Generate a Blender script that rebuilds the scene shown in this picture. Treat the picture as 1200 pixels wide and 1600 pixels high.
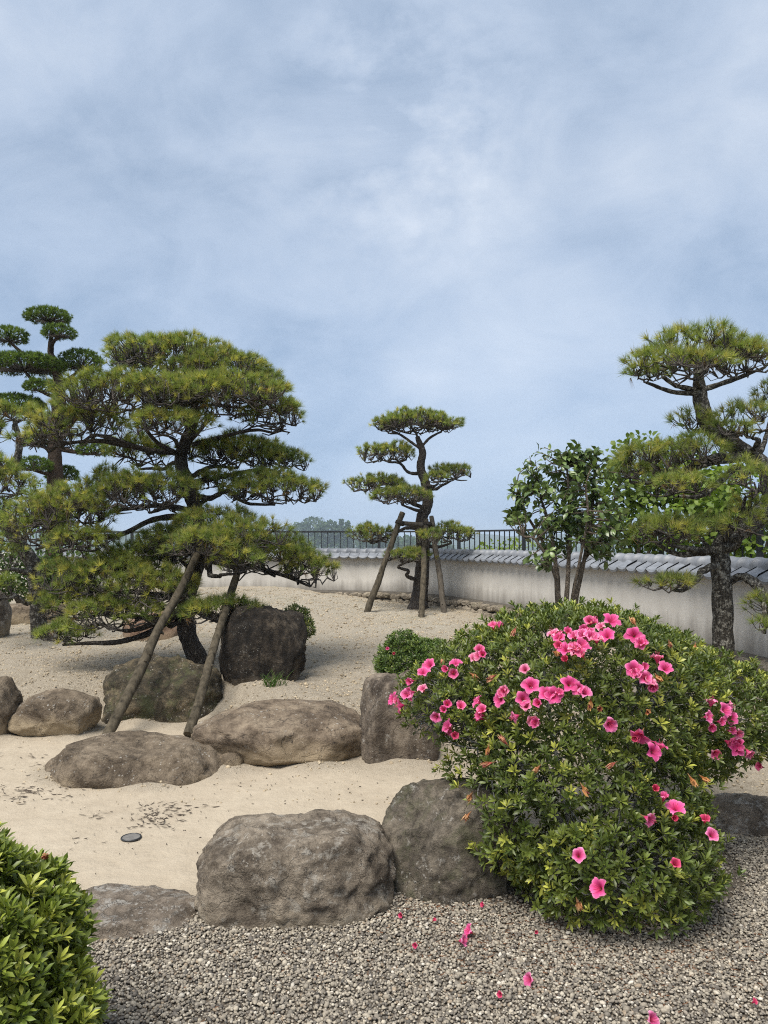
import bpy, bmesh, math, random
import numpy as np
from mathutils import Vector, Matrix, noise as mnoise

for _o in list(bpy.data.objects):
    bpy.data.objects.remove(_o)
scene = bpy.context.scene
COL = scene.collection
R = math.radians

# ------------------------------------------------------------------ camera
EYE = 1.6
FPX = 1180.0            # focal length in pixels of the 1200x1600 photograph
HOR = 845.0             # horizon row
cam_d = bpy.data.cameras.new('camera')
cam_d.sensor_fit = 'VERTICAL'
cam_d.sensor_height = 36.0
cam_d.sensor_width = 27.0
cam_d.lens = FPX / 1600.0 * 36.0
cam_d.shift_y = (HOR - 800.0) / 1600.0
cam_d.clip_start = 0.05
cam_d.clip_end = 20000
cam = bpy.data.objects.new('camera', cam_d)
cam.location = (0, 0, EYE)
cam.rotation_euler = (R(90), 0, 0)
COL.objects.link(cam)
scene.camera = cam

# ------------------------------------------------------------------ world, sun, exposure
SUN_EL, SUN_AZ = 62.0, 215.0      # degrees; azimuth clockwise from +Y (behind left of the viewer)
world = bpy.data.worlds.new('World')
scene.world = world
world.use_nodes = True
nt = world.node_tree
nt.nodes.clear()
def wn(t, **kw):
    n = nt.nodes.new(t)
    for k, v in kw.items():
        setattr(n, k, v)
    return n
wl = nt.links.new
out = wn('ShaderNodeOutputWorld')
sky = wn('ShaderNodeTexSky', sky_type='NISHITA', sun_disc=False)
sky.sun_elevation = R(SUN_EL)
sky.sun_rotation = R(SUN_AZ)
sky.air_density = 1.0
sky.dust_density = 2.0
bg1 = wn('ShaderNodeBackground')
bg1.inputs[1].default_value = 0.07
wl(sky.outputs[0], bg1.inputs[0])
tc = wn('ShaderNodeTexCoord')
sep = wn('ShaderNodeSeparateXYZ')
wl(tc.outputs['Generated'], sep.inputs[0])
def wm(op, a, b=None):
    n = wn('ShaderNodeMath', operation=op)
    for i, v in enumerate((a, b)):
        if v is None: continue
        if isinstance(v, (int, float)): n.inputs[i].default_value = v
        else: wl(v, n.inputs[i])
    return n.outputs[0]
zc = wm('ADD', wm('MAXIMUM', sep.outputs[2], 0.0), 0.55)
u_ = wm('DIVIDE', sep.outputs[0], zc)
v_ = wm('DIVIDE', sep.outputs[1], zc)
cmb = wn('ShaderNodeCombineXYZ')
wl(u_, cmb.inputs[0]); wl(v_, cmb.inputs[1])
mp = wn('ShaderNodeMapping')
mp.inputs['Location'].default_value = (4.9, 6.3, 3.0)
mp.inputs['Rotation'].default_value = (0, 0, R(18))
mp.inputs['Scale'].default_value = (1.5, 1.8, 1.0)
wl(cmb.outputs[0], mp.inputs[0])
n1 = wn('ShaderNodeTexNoise'); n1.inputs['Scale'].default_value = 0.95; n1.inputs['Detail'].default_value = 7
n1.inputs['Roughness'].default_value = 0.5; n1.inputs['Distortion'].default_value = 0.35
wl(mp.outputs[0], n1.inputs['Vector'])
n2 = wn('ShaderNodeTexNoise'); n2.inputs['Scale'].default_value = 3.2; n2.inputs['Detail'].default_value = 11
n2.inputs['Roughness'].default_value = 0.60; n2.inputs['Distortion'].default_value = 0.5
wl(mp.outputs[0], n2.inputs['Vector'])
mixn = wm('ADD', wm('MULTIPLY', n1.outputs[0], 0.70), wm('MULTIPLY', n2.outputs[0], 0.30))
cr = wn('ShaderNodeValToRGB')
cr.color_ramp.elements[0].position = 0.41; cr.color_ramp.elements[0].color = (0.265, 0.35, 0.48, 1)
cr.color_ramp.elements[1].position = 0.62; cr.color_ramp.elements[1].color = (0.60, 0.66, 0.75, 1)
e = cr.color_ramp.elements.new(0.76); e.color = (0.84, 0.86, 0.90, 1)
e = cr.color_ramp.elements.new(0.50); e.color = (0.42, 0.50, 0.625, 1)
# a small ragged break in the cloud deck where the photograph shows one
vd = wn('ShaderNodeVectorMath', operation='DOT_PRODUCT'); wl(tc.outputs['Generated'], vd.inputs[0])
bd = Vector(((625 - 600) / FPX, 1.0, (HOR - 190) / FPX)).normalized(); vd.inputs[1].default_value = bd
brk = wn('ShaderNodeMapRange'); brk.inputs[1].default_value = math.cos(R(11)); brk.inputs[2].default_value = 1.0
brk.inputs[3].default_value = 0.0; brk.inputs[4].default_value = 1.0
wl(vd.outputs['Value'], brk.inputs[0])
n3w = wn('ShaderNodeTexNoise'); n3w.inputs['Scale'].default_value = 4.5; n3w.inputs['Detail'].default_value = 9; n3w.inputs['Roughness'].default_value = 0.6
wl(mp.outputs[0], n3w.inputs['Vector'])
rag = wn('ShaderNodeMapRange'); rag.inputs[1].default_value = 0.46; rag.inputs[2].default_value = 0.68
wl(n3w.outputs[0], rag.inputs[0])
mixn = wm('ADD', mixn, wm('MULTIPLY', wm('MULTIPLY', brk.outputs[0], rag.outputs[0]), 0.15))
wl(mixn, cr.inputs[0])
bg2 = wn('ShaderNodeBackground')
bg2.inputs[1].default_value = 0.50
wl(cr.outputs[0], bg2.inputs[0])
# the cloud deck thins into even pale blue air towards the horizon
thin = wn('ShaderNodeMapRange'); thin.inputs[1].default_value = 0.0; thin.inputs[2].default_value = 0.42
thin.inputs[3].default_value = 0.25; thin.inputs[4].default_value = 0.92
wl(sep.outputs[2], thin.inputs[0])
mx0 = wn('ShaderNodeMixShader')
bg3 = wn('ShaderNodeBackground'); bg3.inputs[0].default_value = (0.345, 0.475, 0.68, 1); bg3.inputs[1].default_value = 0.50
wl(thin.outputs[0], mx0.inputs[0]); wl(bg3.outputs[0], mx0.inputs[1]); wl(bg2.outputs[0], mx0.inputs[2])
mx = wn('ShaderNodeMixShader'); mx.inputs[0].default_value = 0.92
wl(bg1.outputs[0], mx.inputs[1]); wl(mx0.outputs[0], mx.inputs[2])
wl(mx.outputs[0], out.inputs[0])

sun_d = bpy.data.lights.new('sun', 'SUN')
sun_d.energy = 2.3
sun_d.angle = R(34)
sun_d.color = (1.0, 0.95, 0.87)
sun = bpy.data.objects.new('sun', sun_d)
el, az = R(SUN_EL), R(SUN_AZ)
sdir = Vector((math.sin(az) * math.cos(el), math.cos(az) * math.cos(el), math.sin(el)))
sun.rotation_euler = (-sdir).to_track_quat('-Z', 'Y').to_euler()
sun.location = (-6, -6, 12)
COL.objects.link(sun)

scene.view_settings.view_transform = 'Standard'
scene.view_settings.look = 'None'
scene.view_settings.exposure = 1.32
scene.view_settings.gamma = 1.0
scene.view_settings.use_curve_mapping = False
scene.render.engine = 'CYCLES'
cy = scene.cycles
cy.use_denoising = False
cy.use_adaptive_sampling = True
cy.adaptive_threshold = 0.006
cy.max_bounces = 5
cy.diffuse_bounces = 2
cy.glossy_bounces = 2
cy.transmission_bounces = 3
cy.transparent_max_bounces = 6
cy.volume_bounces = 0
cy.pixel_filter_type = 'BLACKMAN_HARRIS'
cy.filter_width = 1.1
cy.sample_clamp_indirect = 4.0

# ------------------------------------------------------------------ helpers
def W(px, py, Y):
    """a point at distance Y in front of the viewer that is seen at (px, py)"""
    return np.array(((px - 600.0) / FPX * Y, Y, EYE + (HOR - py) / FPX * Y))
def to_px(p):
    return 600 + p[..., 0] / p[..., 1] * FPX, HOR - (p[..., 2] - EYE) / p[..., 1] * FPX
def sm(a, b, x):
    t = np.clip((x - a) / (b - a), 0, 1)
    return t * t * (3 - 2 * t)
def nrm(v):
    return v / np.maximum(np.linalg.norm(v, axis=-1, keepdims=True), 1e-9)
def srgb(r, g, b):
    def f(c):
        c /= 255.0
        return c / 12.92 if c <= 0.04045 else ((c + 0.055) / 1.055) ** 2.4
    return (f(r), f(g), f(b))

def make_mesh(name, chunks, smooth=True):
    """chunks: list of (V (n,3), F (m,k), C (n,3) or None)"""
    vs, loops, starts, tot, cols = [], [], [], [], []
    off = lo = 0
    has_c = any(c[2] is not None for c in chunks)
    for V, F, C in chunks:
        V = np.asarray(V, np.float32); F = np.asarray(F, np.int32)
        if len(V) == 0 or len(F) == 0: continue
        k = F.shape[1]
        vs.append(V); loops.append((F + off).ravel())
        starts.append(lo + np.arange(len(F), dtype=np.int32) * k)
        tot.append(np.full(len(F), k, np.int32))
        if has_c:
            cols.append(np.ones((len(V), 3), np.float32) if C is None else np.broadcast_to(np.asarray(C, np.float32), (len(V), 3)))
        off += len(V); lo += F.size
    V = np.concatenate(vs); L = np.concatenate(loops); S = np.concatenate(starts); T = np.concatenate(tot)
    me = bpy.data.meshes.new(name)
    me.vertices.add(len(V)); me.vertices.foreach_set('co', V.ravel())
    me.loops.add(len(L)); me.loops.foreach_set('vertex_index', L)
    me.polygons.add(len(S)); me.polygons.foreach_set('loop_start', S)
    try:
        me.polygons.foreach_set('loop_total', T)
    except Exception:
        pass
    me.update(calc_edges=True)
    me.polygons.foreach_set('use_smooth', np.full(len(S), bool(smooth)))
    if has_c:
        a = me.color_attributes.new('Col', 'FLOAT_COLOR', 'POINT')
        C = np.concatenate(cols)
        a.data.foreach_set('color', np.concatenate([C, np.ones((len(C), 1), np.float32)], 1).ravel())
    return me
def link(name, me, mat=None, parent=None):
    o = bpy.data.objects.new(name, me)
    COL.objects.link(o)
    if mat is not None and me is not None and len(me.materials) == 0:
        me.materials.append(mat)
    if parent is not None:
        o.parent = parent
    return o
def build(name, chunks, mat, parent=None, smooth=True):
    return link(name, make_mesh(name, chunks, smooth), mat, parent)
def empty(name, loc=(0, 0, 0)):
    o = bpy.data.objects.new(name, None)
    o.empty_display_size = 0.1
    COL.objects.link(o)
    o.location = loc
    return o
def tag(o, label=None, cat=None, group=None, kind=None):
    if label: o['label'] = label
    if cat: o['category'] = cat
    if group: o['group'] = group
    if kind: o['kind'] = kind
    return o

def catmull(P, n):
    """resample control points (k,d) to n points on a smooth curve"""
    P = np.asarray(P, float)
    if len(P) == 2:
        t = np.linspace(0, 1, n)[:, None]
        return P[0] * (1 - t) + P[1] * t
    Q = np.vstack([2 * P[0] - P[1], P, 2 * P[-1] - P[-2]])
    m = len(P) - 1
    s = np.linspace(0, m - 1e-9, n)
    i = s.astype(int); t = (s - i)[:, None]
    p0, p1, p2, p3 = Q[i], Q[i + 1], Q[i + 2], Q[i + 3]
    return 0.5 * (2 * p1 + (p2 - p0) * t + (2 * p0 - 5 * p1 + 4 * p2 - p3) * t ** 2 + (3 * p1 - p0 - 3 * p2 + p3) * t ** 3)
def tube(P, rad, sides=8, n=None, bump=0.0, rng=None, cap=True, col=None):
    P = np.asarray(P, float); rad = np.asarray(rad, float)
    if n is not None:
        A = catmull(np.hstack([P, rad[:, None]]), n)
        P, rad = A[:, :3], np.maximum(A[:, 3], 0.0008)
    k = len(P)
    T = np.gradient(P, axis=0); T = nrm(T)
    ref = np.array((0.0, 0.0, 1.0)) if abs(T[0][2]) < 0.9 else np.array((1.0, 0, 0))
    u = nrm(np.cross(T[0], ref)); V = []
    a = np.arange(sides) / sides * 2 * math.pi
    for i in range(k):
        u = nrm(u - T[i] * np.dot(u, T[i])); w = np.cross(T[i], u)
        r = rad[i] * (1 + (rng.uniform(-bump, bump, sides) if bump and rng is not None else 0))
        V.append(P[i] + (np.cos(a) * r)[:, None] * u + (np.sin(a) * r)[:, None] * w if np.ndim(r) else P[i] + rad[i] * (np.cos(a)[:, None] * u + np.sin(a)[:, None] * w))
    V = np.concatenate(V)
    i = np.arange(k - 1)[:, None] * sides; j = np.arange(sides)[None, :]; j2 = (j + 1) % sides
    F = np.stack([i + j, i + j2, i + sides + j2, i + sides + j], -1).reshape(-1, 4)
    ch = [(V, F, col)]
    if cap:
        for base, ctr, flip in ((0, P[0], True), ((k - 1) * sides, P[-1], False)):
            Vc = np.vstack([V[base:base + sides], ctr]); jj = np.arange(sides)
            Fc = np.stack([jj, (jj + 1) % sides, np.full(sides, sides)], -1)
            ch.append((Vc, Fc[:, ::-1] if flip else Fc, col))
    return ch
def twigs_batch(A, B, C, r0, r1, col):
    """many 3-sided two-segment twigs A->B->C at once"""
    n = len(A)
    if n == 0: return (np.zeros((0, 3)), np.zeros((0, 4), int), None)
    T = nrm(C - A)
    ref = np.where(np.abs(T[:, 2:3]) < 0.9, np.array((0, 0, 1.0)), np.array((1.0, 0, 0)))
    u = nrm(np.cross(T, ref)); w = np.cross(T, u)
    V = np.zeros((n, 9, 3))
    for q, (P, r) in enumerate(((A, r0), (B, (r0 + r1) / 2), (C, r1))):
        for s in range(3):
            a = s * 2 * math.pi / 3
            V[:, q * 3 + s] = P + r * (math.cos(a) * u + math.sin(a) * w)
    f = []
    for q in range(2):
        for s in range(3):
            s2 = (s + 1) % 3
            f.append((q * 3 + s, q * 3 + s2, q * 3 + 3 + s2, q * 3 + 3 + s))
    F = (np.array(f)[None] + (np.arange(n) * 9)[:, None, None]).reshape(-1, 4)
    return (V.reshape(-1, 3), F, col)
def fbm(p, s, o=4, seed=0.0):
    return mnoise.fractal(Vector((p[0] * s + seed, p[1] * s - seed * 1.7, p[2] * s + seed * 0.6)), 0.9, 2.1, o)
def ico(sub):
    bm = bmesh.new()
    bmesh.ops.create_icosphere(bm, subdivisions=sub, radius=1.0)
    V = np.array([v.co[:] for v in bm.verts]); F = np.array([[v.index for v in f.verts] for f in bm.faces])
    bm.free()
    return V, F
ICO = {k: ico(k) for k in (1, 2, 3, 4, 5, 6)}
def box(sx, sy, sz, c=(0, 0, 0)):
    V = np.array([(x, y, z) for x in (-1, 1) for y in (-1, 1) for z in (-1, 1)], float) * (np.array((sx, sy, sz)) / 2) + np.array(c)
    F = np.array([(0, 1, 3, 2), (4, 6, 7, 5), (0, 4, 5, 1), (2, 3, 7, 6), (0, 2, 6, 4), (1, 5, 7, 3)])
    return V, F, None

# ------------------------------------------------------------------ materials
def mat_new(name):
    m = bpy.data.materials.new(name)
    m.use_nodes = True
    t = m.node_tree
    t.nodes.clear()
    o = t.nodes.new('ShaderNodeOutputMaterial')
    b = t.nodes.new('ShaderNodeBsdfPrincipled')
    t.links.new(b.outputs[0], o.inputs[0])
    return m, t, b, o
def tex_noise(t, scale, detail=5, rough=0.55, vec=None, dist=0.0):
    n = t.nodes.new('ShaderNodeTexNoise')
    n.inputs['Scale'].default_value = scale; n.inputs['Detail'].default_value = detail
    n.inputs['Roughness'].default_value = rough; n.inputs['Distortion'].default_value = dist
    if vec is not None: t.links.new(vec, n.inputs['Vector'])
    return n
def ramp(t, fac, stops):
    r = t.nodes.new('ShaderNodeValToRGB')
    el_ = r.color_ramp.elements
    el_[0].position, el_[0].color = stops[0][0], (*stops[0][1], 1)
    el_[1].position, el_[1].color = stops[-1][0], (*stops[-1][1], 1)
    for p, c in stops[1:-1]:
        q = el_.new(p); q.color = (*c, 1)
    t.links.new(fac, r.inputs[0])
    return r.outputs[0]
def mixc(t, fac, a, b, mode='MIX'):
    n = t.nodes.new('ShaderNodeMix'); n.data_type = 'RGBA'; n.blend_type = mode
    for sock, v in ((n.inputs[0], fac), (n.inputs[6], a), (n.inputs[7], b)):
        if isinstance(v, (int, float)): sock.default_value = v
        elif isinstance(v, tuple): sock.default_value = (*v, 1)
        else: t.links.new(v, sock)
    return n.outputs[2]
def bump(t, b, h, strength, dist, prev=None):
    n = t.nodes.new('ShaderNodeBump')
    n.inputs['Strength'].default_value = strength; n.inputs['Distance'].default_value = dist
    t.links.new(h, n.inputs['Height'])
    if prev is not None: t.links.new(prev, n.inputs['Normal'])
    t.links.new(n.outputs[0], b.inputs['Normal'])
    return n.outputs[0]
def objco(t):
    return t.nodes.new('ShaderNodeTexCoord').outputs['Object']
def geopos(t):
    return t.nodes.new('ShaderNodeNewGeometry').outputs['Position']
def math_n(t, op, a, b=None, clamp=False):
    n = t.nodes.new('ShaderNodeMath'); n.operation = op; n.use_clamp = clamp
    for i, v in enumerate((a, b)):
        if v is None: continue
        if isinstance(v, (int, float)): n.inputs[i].default_value = v
        else: t.links.new(v, n.inputs[i])
    return n.outputs[0]
def maprange(t, v, a, b, c=0.0, d=1.0):
    n = t.nodes.new('ShaderNodeMapRange')
    t.links.new(v, n.inputs[0])
    for i, q in enumerate((a, b, c, d)): n.inputs[i + 1].default_value = q
    return n.outputs[0]

def leaf_mat(name, trans=0.3, rough=0.45, spec=0.4, tint=(1, 1, 1)):
    m, t, b, o = mat_new(name)
    a = t.nodes.new('ShaderNodeAttribute'); a.attribute_name = 'Col'
    n = tex_noise(t, 9.0, 3, vec=geopos(t))
    c = mixc(t, 1.0, a.outputs[0], ramp(t, n.outputs[0], [(0.3, (0.8 * tint[0], 0.84 * tint[1], 0.8 * tint[2])), (0.7, (1.15 * tint[0], 1.1 * tint[1], 1.1 * tint[2]))]), 'MULTIPLY')
    t.links.new(c, b.inputs['Base Color'])
    b.inputs['Roughness'].default_value = rough
    b.inputs['Specular IOR Level'].default_value = spec
    if trans > 0:
        tr = t.nodes.new('ShaderNodeBsdfTranslucent')
        t.links.new(mixc(t, 1.0, c, (1.15, 1.2, 0.7), 'MULTIPLY'), tr.inputs[0])
        ms = t.nodes.new('ShaderNodeMixShader'); ms.inputs[0].default_value = trans
        t.links.new(b.outputs[0], ms.inputs[1]); t.links.new(tr.outputs[0], ms.inputs[2])
        t.links.new(ms.outputs[0], o.inputs[0])
    return m
M_NEEDLE = leaf_mat('pine_needles', 0.42, 0.5, 0.3)
M_LEAF = leaf_mat('azalea_leaf', 0.25, 0.42, 0.45)
M_CAM = leaf_mat('camellia_leaf', 0.15, 0.3, 0.5)
M_BROAD = leaf_mat('broad_leaf', 0.4, 0.5, 0.3)
M_PETAL = leaf_mat('azalea_petal', 0.35, 0.6, 0.2)

def bark_mat(name, dark, light, scale, lich=None, lich_amt=0.6):
    m, t, b, o = mat_new(name)
    p = geopos(t)
    v = t.nodes.new('ShaderNodeTexVoronoi'); v.feature = 'DISTANCE_TO_EDGE'; v.inputs['Scale'].default_value = scale
    w = tex_noise(t, scale * 0.6, 4, vec=p)
    vec = mixc(t, 0.25, p, w.outputs['Color'])
    t.links.new(vec, v.inputs['Vector'])
    n = tex_noise(t, scale * 2.2, 6, 0.65, vec=p)
    c = ramp(t, n.outputs[0], [(0.3, dark), (0.72, light)])
    if lich:
        n3 = tex_noise(t, scale * 1.1, 5, 0.7, vec=p)
        c = mixc(t, maprange(t, n3.outputs[0], lich_amt - 0.06, lich_amt + 0.06), c, lich)
    t.links.new(c, b.inputs['Base Color'])
    b.inputs['Roughness'].default_value = 0.95
    b.inputs['Specular IOR Level'].default_value = 0.15
    h = math_n(t, 'ADD', math_n(t, 'MINIMUM', math_n(t, 'MULTIPLY', v.outputs[0], 3.0), 0.5), math_n(t, 'MULTIPLY', n.outputs[0], 0.5))
    bump(t, b, h, 1.0, 0.02)
    return m
M_BARK = bark_mat('pine_bark', (0.030, 0.026, 0.023), (0.12, 0.10, 0.085), 22, (0.25, 0.235, 0.205), 0.62)
M_BARKG = bark_mat('lichened_pine_bark', (0.03, 0.027, 0.023), (0.13, 0.115, 0.095), 22, (0.36, 0.34, 0.29), 0.56)
M_TWIG = bark_mat('pine_twig', (0.07, 0.06, 0.052), (0.28, 0.25, 0.22), 40)
M_CYBARK = bark_mat('cypress_bark', (0.04, 0.028, 0.02), (0.13, 0.095, 0.07), 18)
M_CAMBARK = bark_mat('camellia_bark', (0.10, 0.08, 0.06), (0.26, 0.21, 0.16), 26, (0.36, 0.32, 0.26), 0.64)
M_AZTWIG = bark_mat('azalea_twig', (0.12, 0.115, 0.10), (0.34, 0.33, 0.30), 60, (0.56, 0.57, 0.52), 0.50)

def rock_mat(name, dark, mid, light, tan, tan_h, lichen=0.62, moss=0.0, scale=1.0, spec=(0.42, 0.40, 0.36), streak=0.0):
    g_ = (1.20, 1.075, 0.925)
    dark, mid, light = [tuple(q * w for q, w in zip(col, g_)) for col in (dark, mid, light)]
    m, t, b, o = mat_new(name)
    p = geopos(t)
    n1 = tex_noise(t, 3.2 * scale, 8, 0.62, vec=p, dist=0.4)
    n2 = tex_noise(t, 14 * scale, 7, 0.7, vec=p)
    n3 = tex_noise(t, 85 * scale, 5, 0.8, vec=p)
    f = math_n(t, 'ADD', math_n(t, 'MULTIPLY', n1.outputs[0], 0.40), math_n(t, 'ADD', math_n(t, 'MULTIPLY', n2.outputs[0], 0.36), math_n(t, 'MULTIPLY', n3.outputs[0], 0.24)))
    c = ramp(t, f, [(0.42, dark), (0.5, mid), (0.585, light)])
    # pale crust lichen: blotches broken up by finer noise, plus small specks
    lb = tex_noise(t, 9 * scale, 9, 0.75, vec=p)
    c = mixc(t, math_n(t, 'MULTIPLY', maprange(t, lb.outputs[0], lichen, lichen + 0.07), 0.7), c, spec)
    v = t.nodes.new('ShaderNodeTexVoronoi'); v.inputs['Scale'].default_value = 34 * scale
    t.links.new(mixc(t, 0.06, p, n2.outputs['Color']), v.inputs['Vector'])
    sp = math_n(t, 'MULTIPLY', maprange(t, v.outputs['Distance'], 0.24, 0.14), maprange(t, tex_noise(t, 5, 3, vec=p).outputs[0], 0.5, 0.6))
    c = mixc(t, math_n(t, 'MULTIPLY', sp, 0.75), c, tuple(min(1, s * 1.15) for s in spec))
    dk = tex_noise(t, 6 * scale, 6, 0.7, vec=p)
    c = mixc(t, math_n(t, 'MULTIPLY', maprange(t, dk.outputs[0], 0.56, 0.68), 0.6), c, tuple(d * 0.5 for d in dark))
    if streak > 0:
        mpn = t.nodes.new('ShaderNodeMapping'); mpn.inputs['Scale'].default_value = (14, 14, 1.6)
        t.links.new(p, mpn.inputs[0])
        st = tex_noise(t, 1.0, 5, 0.6, vec=mpn.outputs[0])
        c = mixc(t, math_n(t, 'MULTIPLY', maprange(t, st.outputs[0], 0.48, 0.64), streak), c, tuple(d * 0.35 for d in dark))
    if moss > 0:
        ms = tex_noise(t, 7, 6, 0.7, vec=p)
        c = mixc(t, math_n(t, 'MULTIPLY', maprange(t, ms.outputs[0], 0.5, 0.62), moss), c, (0.075, 0.085, 0.035))
    # soil washed up from the sand below
    se = t.nodes.new('ShaderNodeSeparateXYZ'); t.links.new(objco(t), se.inputs[0])
    zz = math_n(t, 'ADD', se.outputs[2], math_n(t, 'MULTIPLY', math_n(t, 'SUBTRACT', n1.outputs[0], 0.5), -0.35))
    c = mixc(t, math_n(t, 'MULTIPLY', maprange(t, zz, tan_h + 0.03, tan_h - 0.10), 0.9), c, tan)
    ck = t.nodes.new('ShaderNodeTexVoronoi'); ck.feature = 'DISTANCE_TO_EDGE'; ck.inputs['Scale'].default_value = 2.6 * scale
    t.links.new(mixc(t, 0.45, p, n1.outputs['Color']), ck.inputs['Vector'])
    ckm = math_n(t, 'MULTIPLY', maprange(t, ck.outputs[0], 0.012, 0.004), maprange(t, lb.outputs[0], 0.46, 0.56))
    c = mixc(t, math_n(t, 'MULTIPLY', ckm, 0.8), c, (0.015, 0.013, 0.012))
    t.links.new(c, b.inputs['Base Color'])
    b.inputs['Roughness'].default_value = 0.88
    b.inputs['Specular IOR Level'].default_value = 0.25
    h = math_n(t, 'ADD', math_n(t, 'MULTIPLY', n2.outputs[0], 0.7), math_n(t, 'MULTIPLY', n3.outputs[0], 0.35))
    cr_ = t.nodes.new('ShaderNodeTexVoronoi'); cr_.feature = 'DISTANCE_TO_EDGE'; cr_.inputs['Scale'].default_value = 3.4 * scale
    t.links.new(mixc(t, 0.3, p, n1.outputs['Color']), cr_.inputs['Vector'])
    h = math_n(t, 'ADD', h, math_n(t, 'MULTIPLY', math_n(t, 'MINIMUM', cr_.outputs[0], 0.03), 6.0))
    bump(t, b, h, 1.0, 0.03)
    return m

def sand_mat():
    m, t, b, o = mat_new('sand_ground')
    p = geopos(t)
    a = t.nodes.new('ShaderNodeAttribute'); a.attribute_name = 'Col'
    sx = t.nodes.new('ShaderNodeSeparateColor'); t.links.new(a.outputs[0], sx.inputs[0])
    big = tex_noise(t, 0.9, 6, 0.6, vec=p, dist=0.5)
    mid = tex_noise(t, 7, 6, 0.65, vec=p)
    fine = tex_noise(t, 95, 4, 0.75, vec=p)
    grain = tex_noise(t, 420, 2, 0.6, vec=p)
    base = ramp(t, big.outputs[0], [(0.32, (0.43, 0.365, 0.275)), (0.5, (0.52, 0.45, 0.34)), (0.7, (0.60, 0.53, 0.41))])
    base = mixc(t, 0.55, base, ramp(t, mid.outputs[0], [(0.3, (0.40, 0.335, 0.245)), (0.7, (0.63, 0.55, 0.42))]))
    base = mixc(t, 0.35, base, ramp(t, grain.outputs[0], [(0.3, (0.30, 0.24, 0.17)), (0.7, (0.74, 0.63, 0.46))]))
    rough_c = ramp(t, fine.outputs[0], [(0.36, (0.33, 0.275, 0.20)), (0.48, (0.58, 0.505, 0.385)), (0.64, (0.74, 0.665, 0.53))])
    clump = tex_noise(t, 26, 6, 0.75, vec=p)
    rough_c = mixc(t, 0.45, rough_c, ramp(t, clump.outputs[0], [(0.38, (0.28, 0.225, 0.155)), (0.5, (0.55, 0.47, 0.345)), (0.66, (0.72, 0.64, 0.50))]))
    grey = ramp(t, fine.outputs[0], [(0.34, (0.31, 0.27, 0.20)), (0.48, (0.56, 0.50, 0.385)), (0.66, (0.72, 0.655, 0.525))])
    c = mixc(t, math_n(t, 'MULTIPLY', sx.outputs[0], 0.8), base, rough_c)
    # drier, strawy patches out on the mound
    dry = tex_noise(t, 0.7, 5, 0.6, vec=p)
    c = mixc(t, math_n(t, 'MULTIPLY', sx.outputs[1], maprange(t, dry.outputs[0], 0.3, 0.6)), c, grey)
    gr = tex_noise(t, 1.3, 6, 0.7, vec=p)
    c = mixc(t, math_n(t, 'MULTIPLY', math_n(t, 'MULTIPLY', sx.outputs[1], maprange(t, gr.outputs[0], 0.55, 0.68)), 0.4), c, (0.20, 0.20, 0.09))
    # soil under the gravel and shrubs
    c = mixc(t, sx.outputs[2], c, ramp(t, fine.outputs[0], [(0.3, (0.09, 0.075, 0.058)), (0.7, (0.23, 0.195, 0.15))]))
    c = mixc(t, 1.0, c, (0.79, 0.785, 0.80), 'MULTIPLY')
    t.links.new(c, b.inputs['Base Color'])
    b.inputs['Roughness'].default_value = 0.97
    b.inputs['Specular IOR Level'].default_value = 0.1
    h = math_n(t, 'ADD', math_n(t, 'MULTIPLY', mid.outputs[0], 1.2), math_n(t, 'ADD', math_n(t, 'MULTIPLY', math_n(t, 'MULTIPLY', fine.outputs[0], math_n(t, 'ADD', sx.outputs[0], 0.10)), 1.6), math_n(t, 'MULTIPLY', grain.outputs[0], 0.12)))
    bump(t, b, h, 0.8, 0.03)
    return m

def plaster_mat():
    m, t, b, o = mat_new('weathered_plaster')
    p = geopos(t)
    mpn = t.nodes.new('ShaderNodeMapping'); mpn.inputs['Scale'].default_value = (5, 5, 0.8)
    t.links.new(p, mpn.inputs[0])
    st = tex_noise(t, 1.0, 7, 0.65, vec=mpn.outputs[0])
    n = tex_noise(t, 2.2, 6, 0.6, vec=p)
    f = tex_noise(t, 120, 3, 0.6, vec=p)
    c = ramp(t, st.outputs[0], [(0.25, (0.45, 0.425, 0.385)), (0.5, (0.55, 0.525, 0.48)), (0.78, (0.63, 0.605, 0.555))])
    c = mixc(t, 0.45, c, ramp(t, n.outputs[0], [(0.3, (0.42, 0.39, 0.35)), (0.7, (0.64, 0.605, 0.55))]))
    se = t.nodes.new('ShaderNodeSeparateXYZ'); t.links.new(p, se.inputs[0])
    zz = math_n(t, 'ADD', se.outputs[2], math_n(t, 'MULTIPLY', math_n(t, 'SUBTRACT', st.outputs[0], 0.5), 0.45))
    # plaster colour turns darker along the foot and under the eave, with ragged edges
    c = mixc(t, math_n(t, 'MULTIPLY', maprange(t, zz, 0.76, 0.5), 0.72), c, (0.15, 0.135, 0.115))
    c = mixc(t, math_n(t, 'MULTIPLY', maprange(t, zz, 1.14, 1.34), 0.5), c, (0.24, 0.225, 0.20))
    t.links.new(c, b.inputs['Base Color'])
    b.inputs['Roughness'].default_value = 0.95
    b.inputs['Specular IOR Level'].default_value = 0.15
    bump(t, b, math_n(t, 'ADD', f.outputs[0], n.outputs[0]), 0.25, 0.01)
    return m

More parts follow.
